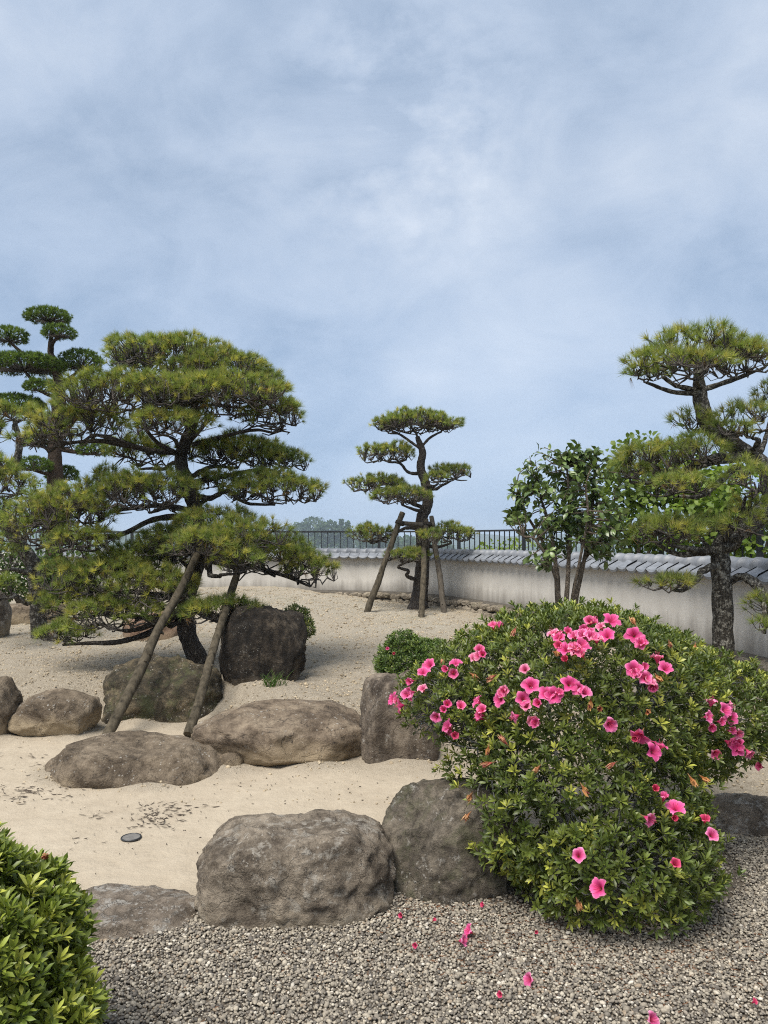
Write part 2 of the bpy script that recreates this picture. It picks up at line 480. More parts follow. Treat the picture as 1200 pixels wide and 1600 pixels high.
def simple_mat(name, c0, c1, scale, rough=0.8, bs=0.4, bd=0.01, metal=0.0, spec=0.3, stretch=None):
    m, t, b, o = mat_new(name)
    p = geopos(t)
    if stretch:
        mpn = t.nodes.new('ShaderNodeMapping'); mpn.inputs['Scale'].default_value = stretch
        t.links.new(p, mpn.inputs[0]); p = mpn.outputs[0]
    n = tex_noise(t, scale, 6, 0.65, vec=p)
    t.links.new(ramp(t, n.outputs[0], [(0.3, c0), (0.7, c1)]), b.inputs['Base Color'])
    b.inputs['Roughness'].default_value = rough
    b.inputs['Metallic'].default_value = metal
    b.inputs['Specular IOR Level'].default_value = spec
    if bs: bump(t, b, n.outputs[0], bs, bd)
    return m
M_SAND = sand_mat()
M_PLASTER = plaster_mat()
M_TILE = simple_mat('roof_tile_grey', (0.125, 0.133, 0.147), (0.225, 0.238, 0.26), 9, 0.5, 0.15, 0.006, 0, 0.45)
M_STEEL = simple_mat('black_painted_steel', (0.012, 0.013, 0.014), (0.03, 0.031, 0.033), 20, 0.4, 0.05, 0.002, 0, 0.5)
M_POLE = simple_mat('weathered_pole', (0.02, 0.017, 0.012), (0.118, 0.098, 0.068), 1.0, 0.9, 0.8, 0.012, 0, 0.15, (26, 26, 2.5))
M_POLED = simple_mat('dark_weathered_pole', (0.04, 0.034, 0.027), (0.14, 0.12, 0.095), 1.0, 0.9, 0.8, 0.012, 0, 0.15, (26, 26, 2.5))
M_ROPE = simple_mat('dark_rope', (0.02, 0.016, 0.012), (0.06, 0.05, 0.04), 60, 0.95, 0.5, 0.004)
M_FOOT = rock_mat('footing_stone', (0.10, 0.092, 0.08), (0.20, 0.188, 0.165), (0.33, 0.315, 0.285), (0.24, 0.2, 0.145), -0.5, 0.60, 0.25, 1.6)
M_LITTER = simple_mat('bark_litter', (0.03, 0.024, 0.02), (0.11, 0.085, 0.065), 30, 0.95, 0.4, 0.004)

def attr_mat(name, rough=0.85, nscale=160, bs=0.3, bd=0.004, spec=0.25):
    m, t, b, o = mat_new(name)
    a = t.nodes.new('ShaderNodeAttribute'); a.attribute_name = 'Col'
    n = tex_noise(t, nscale, 4, 0.7, vec=geopos(t))
    c = mixc(t, 1.0, a.outputs[0], ramp(t, n.outputs[0], [(0.3, (0.72, 0.72, 0.72)), (0.7, (1.2, 1.2, 1.2))]), 'MULTIPLY')
    t.links.new(c, b.inputs['Base Color'])
    b.inputs['Roughness'].default_value = rough
    b.inputs['Specular IOR Level'].default_value = spec
    if bs: bump(t, b, n.outputs[0], bs, bd)
    return m
M_PEBBLE = attr_mat('pebbles')
M_CLOD = attr_mat('sand_crumbs', 0.95, 120, 0.3, 0.004, 0.1)
M_HILL = simple_mat('wooded_hill', (0.02, 0.035, 0.015), (0.05, 0.075, 0.03), 0.02, 0.95, 0.0, 0, 0, 0.1)

# ------------------------------------------------------------------ wall line and ground
WALL_CTRL = np.array([(-16, 18.8), (-11, 18.0), (-8, 17.6), (-4, 17.15), (-1.2, 16.9), (0.3, 16.45), (1.15, 15.55), (1.9, 14.0), (2.56, 12.1),
                      (3.2, 9.8), (3.66, 7.45), (3.95, 5.0), (4.1, 2.0), (4.15, -2.0)])
def arc_resample(P, step):
    d = np.concatenate([[0], np.cumsum(np.linalg.norm(np.diff(P, axis=0), axis=1))])
    n = int(d[-1] / step)
    s = np.arange(n + 1) * step
    return np.stack([np.interp(s, d, P[:, i]) for i in range(P.shape[1])], -1), s
WALL_FINE, _ = arc_resample(catmull(WALL_CTRL, 600), 0.05)
def wall_out(x, y):
    """signed distance to the wall line, positive outside the garden"""
    P = WALL_FINE[::8]
    x = np.asarray(x, float).ravel(); y = np.asarray(y, float).ravel()
    res = np.empty(len(x))
    T = np.gradient(P, axis=0); T /= np.linalg.norm(T, axis=1, keepdims=True)
    N = np.stack([-T[:, 1], T[:, 0]], -1)     # left of travel = outside
    for a in range(0, len(x), 20000):
        q = np.stack([x[a:a + 20000], y[a:a + 20000]], -1)
        d = np.linalg.norm(q[:, None] - P[None], axis=2)
        i = d.argmin(1)
        s = ((q - P[i]) * N[i]).sum(1)
        res[a:a + 20000] = np.sign(s) * d.min(1)
    return res
ED_X = np.array([-9, -4, -3, -2.2, -1.6, -0.8, 0.0, 0.6, 1.3, 2.0, 3.0, 6.0])
ED_Y = np.array([7.0, 6.6, 6.6, 7.1, 7.0, 6.05, 5.8, 5.7, 5.3, 5.0, 4.8, 4.6])
def edge_y(x): return np.interp(x, ED_X, ED_Y)
GB_X = np.array([-9, -1.6, -0.75, 0.2, 0.8, 1.4, 2.2, 6.0])
GB_Y = np.array([3.15, 3.2, 3.3, 3.4, 3.75, 4.0, 4.05, 4.1])
def gravel_y(x): return np.interp(x, GB_X, GB_Y)
BERM = [(-1.71, 5.25, 0.62, 0.42), (-0.76, 5.68, 0.66, 0.50), (-2.0, 6.9, 0.58, 0.36), (-2.73, 6.3, 0.37, 0.31), (0.16, 5.62, 0.34, 0.30), (-1.14, 7.15, 0.43, 0.28), (-3.05, 10.0, 0.45, 0.33), (-3.25, 6.25, 0.25, 0.3), (-0.385, 3.42, 0.44, 0.31)]
def berm(x, y):
    r = np.zeros(np.shape(x))
    for x0, y0, a, b in BERM:
        d = np.sqrt(((x - x0) / a) ** 2 + ((y - y0) / b) ** 2)
        r = np.maximum(r, np.exp(-(np.maximum(d - 0.95, 0) / 0.20) ** 2) * (0.6 + 0.4 * np.sin(x * 9 + y * 7)))
    return r
def gh(x, y):
    x = np.asarray(x, float); y = np.asarray(y, float)
    sh = x.shape
    e = edge_y(x)
    m = sm(e - 0.35, e + 0.35, y)
    h = 0.29 * m
    h = h + 0.27 * sm(9, 15.5, y) * sm(0.4, -2.5, x)
    h = h - 0.07 * sm(0.8, 2.5, x) * sm(8, 12, y)
    h = h + (0.018 * np.sin(x * 1.9 + 0.6 * y) * np.sin(y * 1.3 - x * 0.5) + 0.010 * np.sin(x * 4.1 + 1.1) * np.sin(y * 3.7)) * (0.35 + m)
    h = h + 0.045 * berm(x, y) * (y > gravel_y(x) - 0.05)
    return h.reshape(sh)
def ghs(x, y): return float(gh(np.array([x]), np.array([y]))[0])

def axis(lims, steps):
    a = []
    for (s, e_), st in zip(zip(lims[:-1], lims[1:]), steps):
        a.append(np.arange(s, e_ - 1e-6, st))
    a.append([lims[-1]])
    return np.concatenate(a)
gx = axis([-6000, -1000, -200, -40, -12, -6, 5, 12, 40, 200, 1000, 6000], [1000, 200, 20, 2, 0.25, 0.07, 0.25, 2, 20, 200, 1000])
gy = axis([-200, -20, 1.2, 9, 19, 40, 120, 400, 2000, 9000], [30, 1.5, 0.07, 0.12, 1.5, 10, 40, 200, 1000])
GX, GY = np.meshgrid(gx, gy)
so = wall_out(GX, GY).reshape(GX.shape)
H = gh(GX, GY)
far = sm(2.2, 30, so)
H = H * (1 - far) - 9.0 * far - 36 * sm(40, 600, so)
jit = np.random.default_rng(4)
inside = (np.abs(GX) < 7) & (GY > 1) & (GY < 18)
mnd = sm(edge_y(GX) - 0.5, edge_y(GX) + 0.3, GY)
H = H + inside * jit.normal(0, 1, H.shape) * (0.0025 + 0.0075 * mnd)
V = np.stack([GX, GY, H], -1).reshape(-1, 3)
ny, nx = GX.shape
ii = (np.arange(ny - 1)[:, None] * nx + np.arange(nx - 1)[None, :]).reshape(-1)
F = np.stack([ii, ii + 1, ii + nx + 1, ii + nx], -1)
xe, ye = V[:, 0], V[:, 1]
ed = edge_y(xe)
c_r = np.clip(np.maximum(sm(ed - 0.9, ed - 0.1, ye), 0.8 * berm(xe, ye)), 0, 1)                   # loose crumbly sand on the mound
c_g = sm(8.0, 11.0, ye) * (so.ravel() < 0.3)                            # dry strawy sand further back
c_b = sm(0.06, -0.04, ye - gravel_y(xe))                                # soil under the gravel
so_r = so.ravel()
c_b = np.maximum(c_b, sm(-0.5, -0.25, so_r) * sm(9.5, 8, ye))
c_b = np.maximum(c_b, sm(0.5, 2.0, so_r))
ground = build('ground', [(V, F, np.stack([c_r, c_g, c_b], -1))], M_SAND)
tag(ground, kind='structure')

# ------------------------------------------------------------------ far hills
def ridge(name, Y, x0, x1, prof, base, depth, seed, mat):
    n = 160; k = 10
    xs = np.linspace(x0, x1, n)
    top = np.interp(xs, prof[0], prof[1])
    top = top + np.array([fbm((x / Y * 6, seed, 0), 2.0, 5, seed) for x in xs]) * (top - base) * 0.12
    V = []
    for j in range(k):
        t = j / (k - 1)
        s = math.sin(t * math.pi)
        row = base + (top - base) * s ** 0.8 + np.array([fbm((x / Y * 20, t * 3, seed), 1.0, 4) for x in xs]) * (top - base) * 0.06 * s
        V.append(np.stack([xs, np.full(n, Y - depth + 2 * depth * t), row], -1))
    V = np.concatenate(V)
    i = (np.arange(k - 1)[:, None] * n + np.arange(n - 1)[None, :]).reshape(-1)
    F = np.stack([i, i + 1, i + n + 1, i + n], -1)
    o = build(name, [(V, F, None)], mat)
    return tag(o, kind='structure')
ridge('hills', 2300, -2000, 2000, ([-2000, -1200, -800, -520, -220, 60, 300, 500, 900, 2000], [32, 34, 36, 31, 19, 12, 17, 23, 22, 27]), -45, 400, 3.1, M_HILL)
ridge('hills', 1500, -1500, 1500, ([-1500, -900, -600, -420, -200, 0, 300, 800, 1500], [26, 24, 22, 17, -6, -12, -10, -4, 4]), -45, 200, 7.7, M_HILL)

# ------------------------------------------------------------------ garden wall with tile coping
wall = empty('garden_wall', (0.3, 16.45, 0.3))
WINV = Matrix.Translation(-Vector(wall.location))
wbase = np.array(wall.location)
def wchunk(V, F, C=None): return (V - wbase, F, C)
PITCH = 0.225
TH = 0.11
i0 = np.argmin(np.abs(WALL_FINE[:, 0] + 11)); seg = WALL_FINE[i0:]
Tg = nrm(np.gradient(seg, axis=0)); Ng = np.stack([Tg[:, 1], -Tg[:, 0]], -1)    # towards the garden
def strip(prof, path=seg, norm=Ng, step=3, closed=True):
    """sweep a profile of (offset towards garden, z) along the wall"""
    P = path[::step]; N = norm[::step]; k = len(prof); n = len(P)
    V = np.stack([np.stack([P[:, 0] + N[:, 0] * o, P[:, 1] + N[:, 1] * o, np.full(n, z)], -1) for o, z in prof], 1).reshape(-1, 3)
    a = np.arange(n - 1)[:, None] * k; j = np.arange(k if closed else k - 1)[None]; j2 = (j + 1) % k
    F = np.stack([a + j, a + j2, a + k + j2, a + k + j], -1).reshape(-1, 4)
    return V, F
V, F = strip([(TH, 0.5), (TH, 1.26), (-TH, 1.26), (-TH, 0.5)])
build('plaster_panel', [wchunk(V, F)], M_PLASTER, wall, smooth=False)
V, F = strip([(0.17, 1.262), (0.05, 1.34), (-0.05, 1.34), (-0.17, 1.262)])
build('mortar_bed', [wchunk(V, F)], simple_mat('mortar', (0.3, 0.29, 0.27), (0.45, 0.44, 0.41), 12), wall, smooth=False)
V, F = strip([(0.20, -0.15), (0.20, 0.455), (0.14, 0.498), (-0.15, 0.498), (-0.15, -0.15)])
build('footing_core', [wchunk(V, F)], simple_mat('footing_soil', (0.055, 0.048, 0.04), (0.12, 0.105, 0.085), 14, 0.95, 0.6, 0.02), wall, smooth=False)
# one coping tile (half round, with a raised joint band) and one eave tile with a drooping rounded face
def coping_mesh():
    L = PITCH; prof = []
    xs = [0, 0.03, 0.032, L * 1.04]; rr = [0.108, 0.108, 0.098, 0.094]
    na = 10; V = []
    for x, r in zip(xs, rr):
        for a in np.linspace(-0.12, math.pi + 0.12, na):
            V.append((x, math.cos(a) * r, math.sin(a) * r))
    V = np.array(V); F = []
    for i in range(3):
        for j in range(na - 1):
            q = i * na + j
            F.append((q, q + na, q + na + 1, q + 1))
    chunks = [(V, np.array(F), None)]
    Vc = np.vstack([V[:na], [(0, 0, 0)]]); Fc = np.array([(j, j + 1, na) for j in range(na - 1)])
    chunks.append((Vc, Fc, None))
    return make_mesh('coping_tile', chunks, True)
def eave_mesh():
    w = PITCH * 0.965; nu = 7
    us = np.linspace(-0.5, 0.5, nu); chunks = []
    def row(y, z, dip):
        return np.stack([us * w, np.full(nu, y), z - dip * np.cos(us * math.pi) + 0.012 * (us > 0.4)], -1)
    A, B = row(0.05, 0.055, 0.012), row(0.235, -0.035, 0.022)
    V = np.vstack([A, B]); j = np.arange(nu - 1)
    F = np.stack([j, j + nu, j + nu + 1, j + 1], -1)
    chunks.append((V, F, None))
    # drooping front face: flat-ish top, rounded bottom, real thickness
    bot = B.copy(); bot[:, 2] = -0.05 - 0.062 * np.sqrt(np.clip(1 - (us * 2) ** 2 * 0.93, 0, 1)); bot[:, 1] += 0.004
    mid = (B + bot) / 2; mid[:, 1] += 0.012
    V = np.vstack([B, mid, bot]); F = []
    for r in range(2):
        for q in range(nu - 1):
            F.append((r * nu + q, (r + 1) * nu + q, (r + 1) * nu + q + 1, r * nu + q + 1))
    chunks.append((V, np.array(F), None))
    bk = bot.copy(); bk[:, 1] -= 0.03; un = row(0.06, 0.03, 0.012)
    bk2 = B.copy(); bk2[:, 1] -= 0.03; bk2[:, 2] -= 0.02
    V = np.vstack([bot, bk, bk2, un]); F = []
    for r in range(3):
        for q in range(nu - 1):
            F.append((r * nu + q, (r + 1) * nu + q, (r + 1) * nu + q + 1, r * nu + q + 1))
    chunks.append((V, np.array(F), None))
    return make_mesh('eave_tile', chunks, False)
me_cop, me_eave = coping_mesh(), eave_mesh()
me_cop.materials.append(M_TILE); me_eave.materials.append(M_TILE)
rngw = np.random.default_rng(11)
tp, ts = arc_resample(WALL_FINE[np.argmin(np.abs(WALL_FINE[:, 0] + 8)):], PITCH)
tT = nrm(np.gradient(tp, axis=0))
for k in range(len(tp)):
    if tp[k][1] < 4.2: break
    t3 = Vector((tT[k][0], tT[k][1], 0)); n3 = Vector((tT[k][1], -tT[k][0], 0))
    rot = Matrix((( t3.x, n3.x, 0), (t3.y, n3.y, 0), (0, 0, 1))).to_4x4()
    for nm, me, zz in (('coping_tile', me_cop, 1.335), ('eave_tile', me_eave, 1.312)):
        o = link(nm, me, None, wall)
        off = Vector((tp[k][0], tp[k][1], zz + rngw.normal(0, 0.003))) - wall.location
        o.matrix_local = Matrix.Translation(off) @ rot @ Matrix.Rotation(rngw.normal(0, 0.012), 4, 'Z') @ Matrix.Rotation(rngw.normal(0, 0.01), 4, 'X')
# rough footing stones, each its own piece
foot = []
for q in range(7):
    Vq, Fq = ICO[2]
    Vq = Vq.copy()
    Vq = np.sign(Vq) * np.abs(Vq) ** 0.75
    d = np.array([fbm(v, 1.1, 3, q * 5.3) for v in Vq])
    Vq = Vq * (1 + 0.30 * d)[:, None]
    foot.append(make_mesh('footing_stone', [(Vq, Fq, None)], False)); foot[-1].materials.append(M_FOOT)
s = 0.0
fs, _ = arc_resample(WALL_FINE[np.argmin(np.abs(WALL_FINE[:, 0] + 4)):], 0.01)
fT = nrm(np.gradient(fs, axis=0))
for course, (z0, hh, oo) in enumerate(((0.10, 0.095, 0.255), (0.27, 0.085, 0.225), (0.405, 0.062, 0.205))):
    s = course * 0.07
    while True:
        wd = rngw.uniform(0.10, 0.24)
        i = int((s + wd / 2) * 100)
        if i >= len(fs) or fs[i][1] < 6.0: break
        s += wd * 0.97
        o = link('footing_stone', foot[rngw.integers(7)], None, wall)
        nx_, ny_ = fT[i][1], -fT[i][0]
        off = oo + rngw.uniform(-0.03, 0.035)
        ang = math.atan2(fT[i][1], fT[i][0])
        o.matrix_local = Matrix.Translation(Vector((fs[i][0] + nx_ * off, fs[i][1] + ny_ * off, z0 + rngw.uniform(-0.02, 0.02))) - wall.location) @ Matrix.Rotation(ang, 4, 'Z') @ Matrix.Rotation(rngw.normal(0, 0.2), 4, 'Y') @ Matrix.Diagonal((wd * 0.56, 0.085, hh * rngw.uniform(0.85, 1.2), 1))
tag(wall, 'long curved off-white plaster garden wall with grey tile coping and rough stone footing', 'wall')

# ------------------------------------------------------------------ black railing outside the wall
fence = empty('metal_fence', (1.5, 17.5, 0.2)); fb = np.array(fence.location)
fpath = WALL_FINE + np.stack([-nrm(np.gradient(WALL_FINE, axis=0))[:, 1], nrm(np.gradient(WALL_FINE, axis=0))[:, 0]], -1) * 1.5
fpath = catmull(fpath[::24], 800)
fi = np.argmin(np.abs(fpath[:, 0] + 9)); fpath = fpath[fi:]
fpath = fpath[fpath[:, 1] > 3.5]
fpath, _ = arc_resample(fpath, 0.02)
fN = np.stack([nrm(np.gradient(fpath, axis=0))[:, 1], -nrm(np.gradient(fpath, axis=0))[:, 0]], -1)
for z0, z1, hw, nm in ((1.80, 1.84, 0.028, 'top_rail'), (1.735, 1.76, 0.014, 'rail'), (0.86, 0.89, 0.016, 'bottom_rail')):
    if nm == 'rail': continue
    V, F = strip([(hw, z0), (hw, z1), (-hw, z1), (-hw, z0)], fpath, fN, 12)
    build(nm, [(V - fb, F, None)], M_STEEL, fence, smooth=False)
me_bal = make_mesh('baluster', [box(0.018, 0.018, 0.94)], False); me_bal.materials.append(M_STEEL)
me_post = make_mesh('post', [box(0.06, 0.06, 1.9), box(0.075, 0.075, 0.02, (0, 0, 0.95))], False); me_post.materials.append(M_STEEL)
k = 0
for i in range(0, len(fpath) - 1, 8):
    a = math.atan2(-fN[i][0], fN[i][1])
    post = k % 13 == 4
    o = link('post' if post else 'baluster', me_post if post else me_bal, None, fence)
    o.matrix_local = Matrix.Translation(Vector((fpath[i][0], fpath[i][1], 0.86 if post else 1.335)) - fence.location) @ Matrix.Rotation(a, 4, 'Z')
    k += 1
tag(fence, 'black metal railing with thin upright bars behind the plaster wall', 'fence')

# ------------------------------------------------------------------ rocks
GREY = dict(dark=(0.066, 0.058, 0.05), mid=(0.15, 0.137, 0.12), light=(0.27, 0.252, 0.225), tan=(0.30, 0.25, 0.18))
BROWN = dict(dark=(0.064, 0.054, 0.043), mid=(0.13, 0.113, 0.092), light=(0.215, 0.192, 0.16), tan=(0.36, 0.285, 0.185))
RM = {
    'a': rock_mat('boulder_grey', **GREY, tan_h=-0.02, lichen=0.535, scale=1.3, spec=(0.37, 0.34, 0.29)),
    'b': rock_mat('boulder_dark', (0.044, 0.041, 0.036), (0.098, 0.092, 0.082), (0.185, 0.175, 0.156), (0.2, 0.17, 0.13), -0.3, lichen=0.58, moss=0.4, scale=1.4),
    'c': rock_mat('slab_pale', (0.09, 0.08, 0.07), (0.17, 0.155, 0.14), (0.28, 0.265, 0.245), (0.33, 0.27, 0.19), -0.2, lichen=0.52, scale=1.4),
    'd': rock_mat('slab_brown', **BROWN, tan_h=0.0, lichen=0.64, scale=1.2),
    'e': rock_mat('slab_banded', (0.07, 0.058, 0.047), (0.145, 0.124, 0.102), (0.235, 0.208, 0.172), (0.29, 0.225, 0.145), 0.06, lichen=0.62, scale=1.0),
    'f': rock_mat('rock_layered', (0.02, 0.019, 0.015), (0.055, 0.05, 0.038), (0.16, 0.14, 0.10), (0.30, 0.24, 0.16), -0.12, lichen=0.62, moss=0.55, scale=1.2),
    'g': rock_mat('rock_tan', **BROWN, tan_h=0.06, lichen=0.6, scale=1.0),
    'i': rock_mat('stone_black', (0.010, 0.009, 0.008), (0.026, 0.023, 0.020), (0.085, 0.075, 0.062), (0.24, 0.195, 0.145), -0.20, lichen=0.62, scale=1.3, spec=(0.26, 0.25, 0.22), streak=0.7),
    'j': rock_mat('rock_reddish', (0.10, 0.065, 0.05), (0.17, 0.12, 0.095), (0.24, 0.185, 0.15), (0.33, 0.25, 0.165), 0.0, lichen=0.66, scale=1.0),
    'l': rock_mat('rock_streaked', (0.06, 0.052, 0.046), (0.125, 0.112, 0.10), (0.21, 0.193, 0.172), (0.29, 0.24, 0.175), -0.25, lichen=0.6, scale=1.2, streak=0.5),
}
def rock(name, label, px, Y, zc, dims, mat, seed, p=2.8, cuts=(), amp=0.10, rz=0.0, sub=5, fine=1.0, group=None, strata=0.0, tilt=(0, 0), facets=18, chips=1.0):
    V, F = ICO[sub]
    r = (np.abs(V) ** p).sum(1) ** (-1.0 / p)
    Q = V * r[:, None]
    for cx, cy, cz, off, hard in cuts:
        n = nrm(np.array((cx, cy, cz), float))
        d = Q @ n - off
        Q = Q - np.outer(np.maximum(d, 0) * hard, n)
    rr_ = np.random.default_rng(int(seed * 10))
    for _ in range(facets):
        n = nrm(rr_.normal(0, 1, 3) * np.array((1, 1, 0.8))); off = (Q @ n).max() * rr_.uniform(0.78, 0.96)
        Q = Q - np.outer(np.maximum(Q @ n - off, 0) * rr_.uniform(0.75, 1.0), n)
    N = nrm(Q)
    d = np.empty(len(Q))
    ms = max(dims)
    sd = np.array(dims) / ms
    for i, v in enumerate(Q):
        w = v * sd
        a = fbm(w, 1.2, 3, seed)
        rg = 1 - abs(fbm(w, 2.3, 4, seed + 9.1)) * 2
        c = fbm(w, 6.0, 4, seed + 3.3)
        e_ = fbm(w, 17.0, 3, seed + 5.7)
        ds, pts = mnoise.voronoi(Vector((w[0] * 2.1 + seed + 0.5 * a, w[1] * 2.1 - seed, w[2] * 2.6 + 0.5 * c)))
        f_ = ds[1] - ds[0]
        chip = 0.06 * (mnoise.noise(pts[0] * 7.3)) * min(1.0, f_ / 0.10) - 0.016 * max(0.0, 1 - f_ / 0.045)
        d[i] = chips * chip + amp * (0.80 * a + 0.42 * rg * abs(rg) + 0.16 * c * fine) + 0.010 * e_ * fine
        if strata:
            d[i] += strata * abs(math.sin((v[2] * 7 + a * 3)))
    Q = (Q + N * d[:, None]) * np.array(dims)
    X = (px - 600) / FPX * Y
    o = build(name, [(Q, F, None)], mat)
    o.location = (X, Y, zc)
    o.rotation_euler = (tilt[0], tilt[1], rz)
    tag(o, label, 'rock', group or 'rocks set in the dry garden')
    return o
rock('boulder', 'large rounded grey boulder at the gravel edge, nearest the viewer', 464, 3.42, 0.05, (0.41, 0.29, 0.27), RM['a'], 1.3, 3.8,
     [(0.1, 0.0, 1, 0.95, 0.5), (-0.75, -0.2, 0.75, 1.08, 0.8), (0.8, -0.2, 0.7, 1.12, 0.8)], 0.13, 0.04, sub=6, facets=5)
rock('boulder', 'dark speckled boulder half covered by the big flowering azalea', 696, 3.62, 0.02, (0.34, 0.29, 0.41), RM['b'], 5.1, 3.0,
     [(-0.85, -0.3, 0.65, 0.80, 0.7), (0.1, -1, 0.3, 0.9, 0.6)], 0.11, 0.15, sub=6, facets=7)
rock('flat_rock', 'low pale grey rock lying beside the near left azalea', 178, 3.22, -0.05, (0.34, 0.24, 0.14), RM['c'], 8.8, 3.0,
     [(0, 0, 1, 0.72, 0.8), (0.5, 0, 1, 0.85, 0.6)], 0.12, -0.12)
rock('flat_rock', 'flat oval brown rock lying alone on the pale sand path', 212, 5.25, 0.00, (0.615, 0.40, 0.25), RM['d'], 2.2, 2.6,
     [(0.05, -0.2, 1, 0.78, 0.7), (0.9, -0.5, 0.3, 0.85, 0.5)], 0.12, 0.05, strata=0.02)
rock('slab_rock', 'biggest broad slab-shaped rock with overhanging front, right of the two props', 442, 5.68, 0.10, (0.63, 0.47, 0.26), RM['e'], 4.6, 3.4,
     [(0.0, -0.35, 1, 0.80, 0.85), (-0.6, -0.9, -0.35, 0.72, 0.7), (0.75, -0.85, 0.0, 0.93, 0.75), (0.0, -0.8, -0.9, 0.72, 0.6)], 0.12, 0.12, strata=0.02)
rock('layered_rock', 'dark mossy layered rock behind the leaning props of the big pine', 258, 6.90, 0.15, (0.54, 0.32, 0.37), RM['f'], 6.9, 3.0,
     [(-0.2, -0.55, 1, 0.70, 0.8), (-1, -0.4, 0.4, 0.8, 0.7), (0, -1, 0.1, 0.86, 0.6)], 0.17, 0.1, strata=0.04)
rock('oval_rock', 'rounded oval rock with tan foot left of the leaning props', 88, 6.30, 0.13, (0.345, 0.28, 0.235), RM['g'], 3.7, 2.7,
     [(-0.6, 0, 1, 0.85, 0.6), (0, -0.5, 1, 0.88, 0.5)], 0.09, -0.1)
rock('rock', 'brown rock cut by the left picture edge beside the oval rock', -14, 6.25, 0.16, (0.21, 0.26, 0.34), RM['d'], 9.4, 2.6,
     [(0.7, -0.3, 0.8, 0.8, 0.6)], 0.10, 0.0)
rock('standing_stone', 'upright black weathered stone beside the big pine trunk', 412, 7.15, 0.55, (0.405, 0.25, 0.42), RM['i'], 7.5, 4.2,
     [(0.35, -0.1, 1, 0.98, 0.85), (-0.9, -0.2, 0.55, 0.98, 0.7), (0, -1, 0.12, 0.85, 0.8), (0.9, -0.5, 0.2, 1.0, 0.7)], 0.10, 0.1)
rock('rock', 'low reddish brown rock on the sand behind the big pine', 240, 10.0, 0.40, (0.42, 0.30, 0.27), RM['j'], 12.2, 2.6,
     [(-0.5, -0.2, 1, 0.75, 0.8)], 0.10, 0.2, sub=4)
rock('rock', 'tall grey rock at the left picture edge beside the low kerb stone', -8, 10.1, 0.55, (0.17, 0.25, 0.38), RM['a'], 13.8, 2.5, [(0.8, -0.3, 0.5, 0.8, 0.5)], 0.1, sub=4)
rock('kerb_stone', 'long low dark kerb stone under the left shrubs', 52, 11.4, 0.48, (0.52, 0.18, 0.19), RM['d'], 15.1, 5.0, [(0, 0, 1, 0.85, 0.8)], 0.06, 0.05, sub=4)
rock('rock', 'streaked grey-brown upright rock in front of the small azalea', 622, 5.62, 0.12, (0.27, 0.27, 0.49), RM['l'], 16.7, 4.0,
     [(0.3, -0.2, 1, 1.02, 0.7), (-0.9, -0.3, 0.35, 1.0, 0.7)], 0.12, 0.1, facets=6)
rock('rock', 'low grey rock at the right edge below the azalea branches', 1168, 4.25, 0.0, (0.27, 0.17, 0.15), RM['c'], 18.3, 2.8, [(-0.4, -0.3, 1, 0.75, 0.7)], 0.12, -0.1)
rock('rock', 'small dark stone wedged beneath the corner of the broad slab rock', 360, 5.30, 0.02, (0.10, 0.09, 0.09), RM['g'], 20.1, 2.6, (), 0.12, sub=3)

# ------------------------------------------------------------------ pebbles, crumbs, litter
rg = np.random.default_rng(77)
def pebble_mesh(P, S, cols, sub=1, flat=0.62):
    V0, F0 = ICO[sub]
    n = len(P); k = len(V0)
    sc = S[:, None] * np.stack([rg.uniform(0.8, 1.35, n), rg.uniform(0.7, 1.1, n), rg.uniform(flat * 0.7, flat * 1.35, n)], -1)
    Vv = V0[None] * sc[:, None, :] * rg.uniform(0.82, 1.16, (n, k, 1))
    a = rg.uniform(0, 6.28, n); b = rg.normal(0, 0.35, n)
    ca, sa, cb, sb = np.cos(a), np.sin(a), np.cos(b), np.sin(b)
    x = Vv[..., 0] * cb[:, None] + Vv[..., 2] * sb[:, None]; z = -Vv[..., 0] * sb[:, None] + Vv[..., 2] * cb[:, None]; y = Vv[..., 1]
    Vv = np.stack([x * ca[:, None] - y * sa[:, None], x * sa[:, None] + y * ca[:, None], z], -1) + P[:, None]
    F = (F0[None] + (np.arange(n) * k)[:, None, None]).reshape(-1, 3)
    return Vv.reshape(-1, 3), F, np.repeat(cols, k, axis=0)
ICO[0] = (lambda: (np.array([(0, .5257, .8507), (0, .5257, -.8507), (0, -.5257, .8507), (0, -.5257, -.8507), (.5257, .8507, 0), (.5257, -.8507, 0), (-.5257, .8507, 0), (-.5257, -.8507, 0), (.8507, 0, .5257), (.8507, 0, -.5257), (-.8507, 0, .5257), (-.8507, 0, -.5257)]),
    np.array([(0, 2, 8), (0, 8, 4), (0, 4, 6), (0, 6, 10), (0, 10, 2), (3, 1, 9), (3, 9, 5), (3, 5, 7), (3, 7, 11), (3, 11, 1), (2, 5, 8), (8, 5, 9), (8, 9, 4), (4, 9, 1), (4, 1, 6), (6, 1, 11), (6, 11, 10), (10, 11, 7), (10, 7, 2), (2, 7, 5)])))()
pal = 1.0 * np.array([(0.30, 0.27, 0.225), (0.235, 0.21, 0.18), (0.17, 0.155, 0.135), (0.36, 0.325, 0.27), (0.11, 0.10, 0.092), (0.44, 0.405, 0.345), (0.54, 0.51, 0.46), (0.065, 0.062, 0.06), (0.27, 0.215, 0.16)])
pw = np.array([0.21, 0.2, 0.17, 0.13, 0.11, 0.08, 0.035, 0.035, 0.03])
gxp, gyp = [], []
stepg = 0.0104
ys = np.arange(1.75, 4.15, stepg)
for y in ys:
    hw = 0.60 * y + 0.35
    x = np.arange(-hw, hw, stepg)
    gxp.append(x + rg.uniform(-0.5, 0.5, len(x)) * stepg); gyp.append(y + rg.uniform(-0.5, 0.5, len(x)) * stepg)
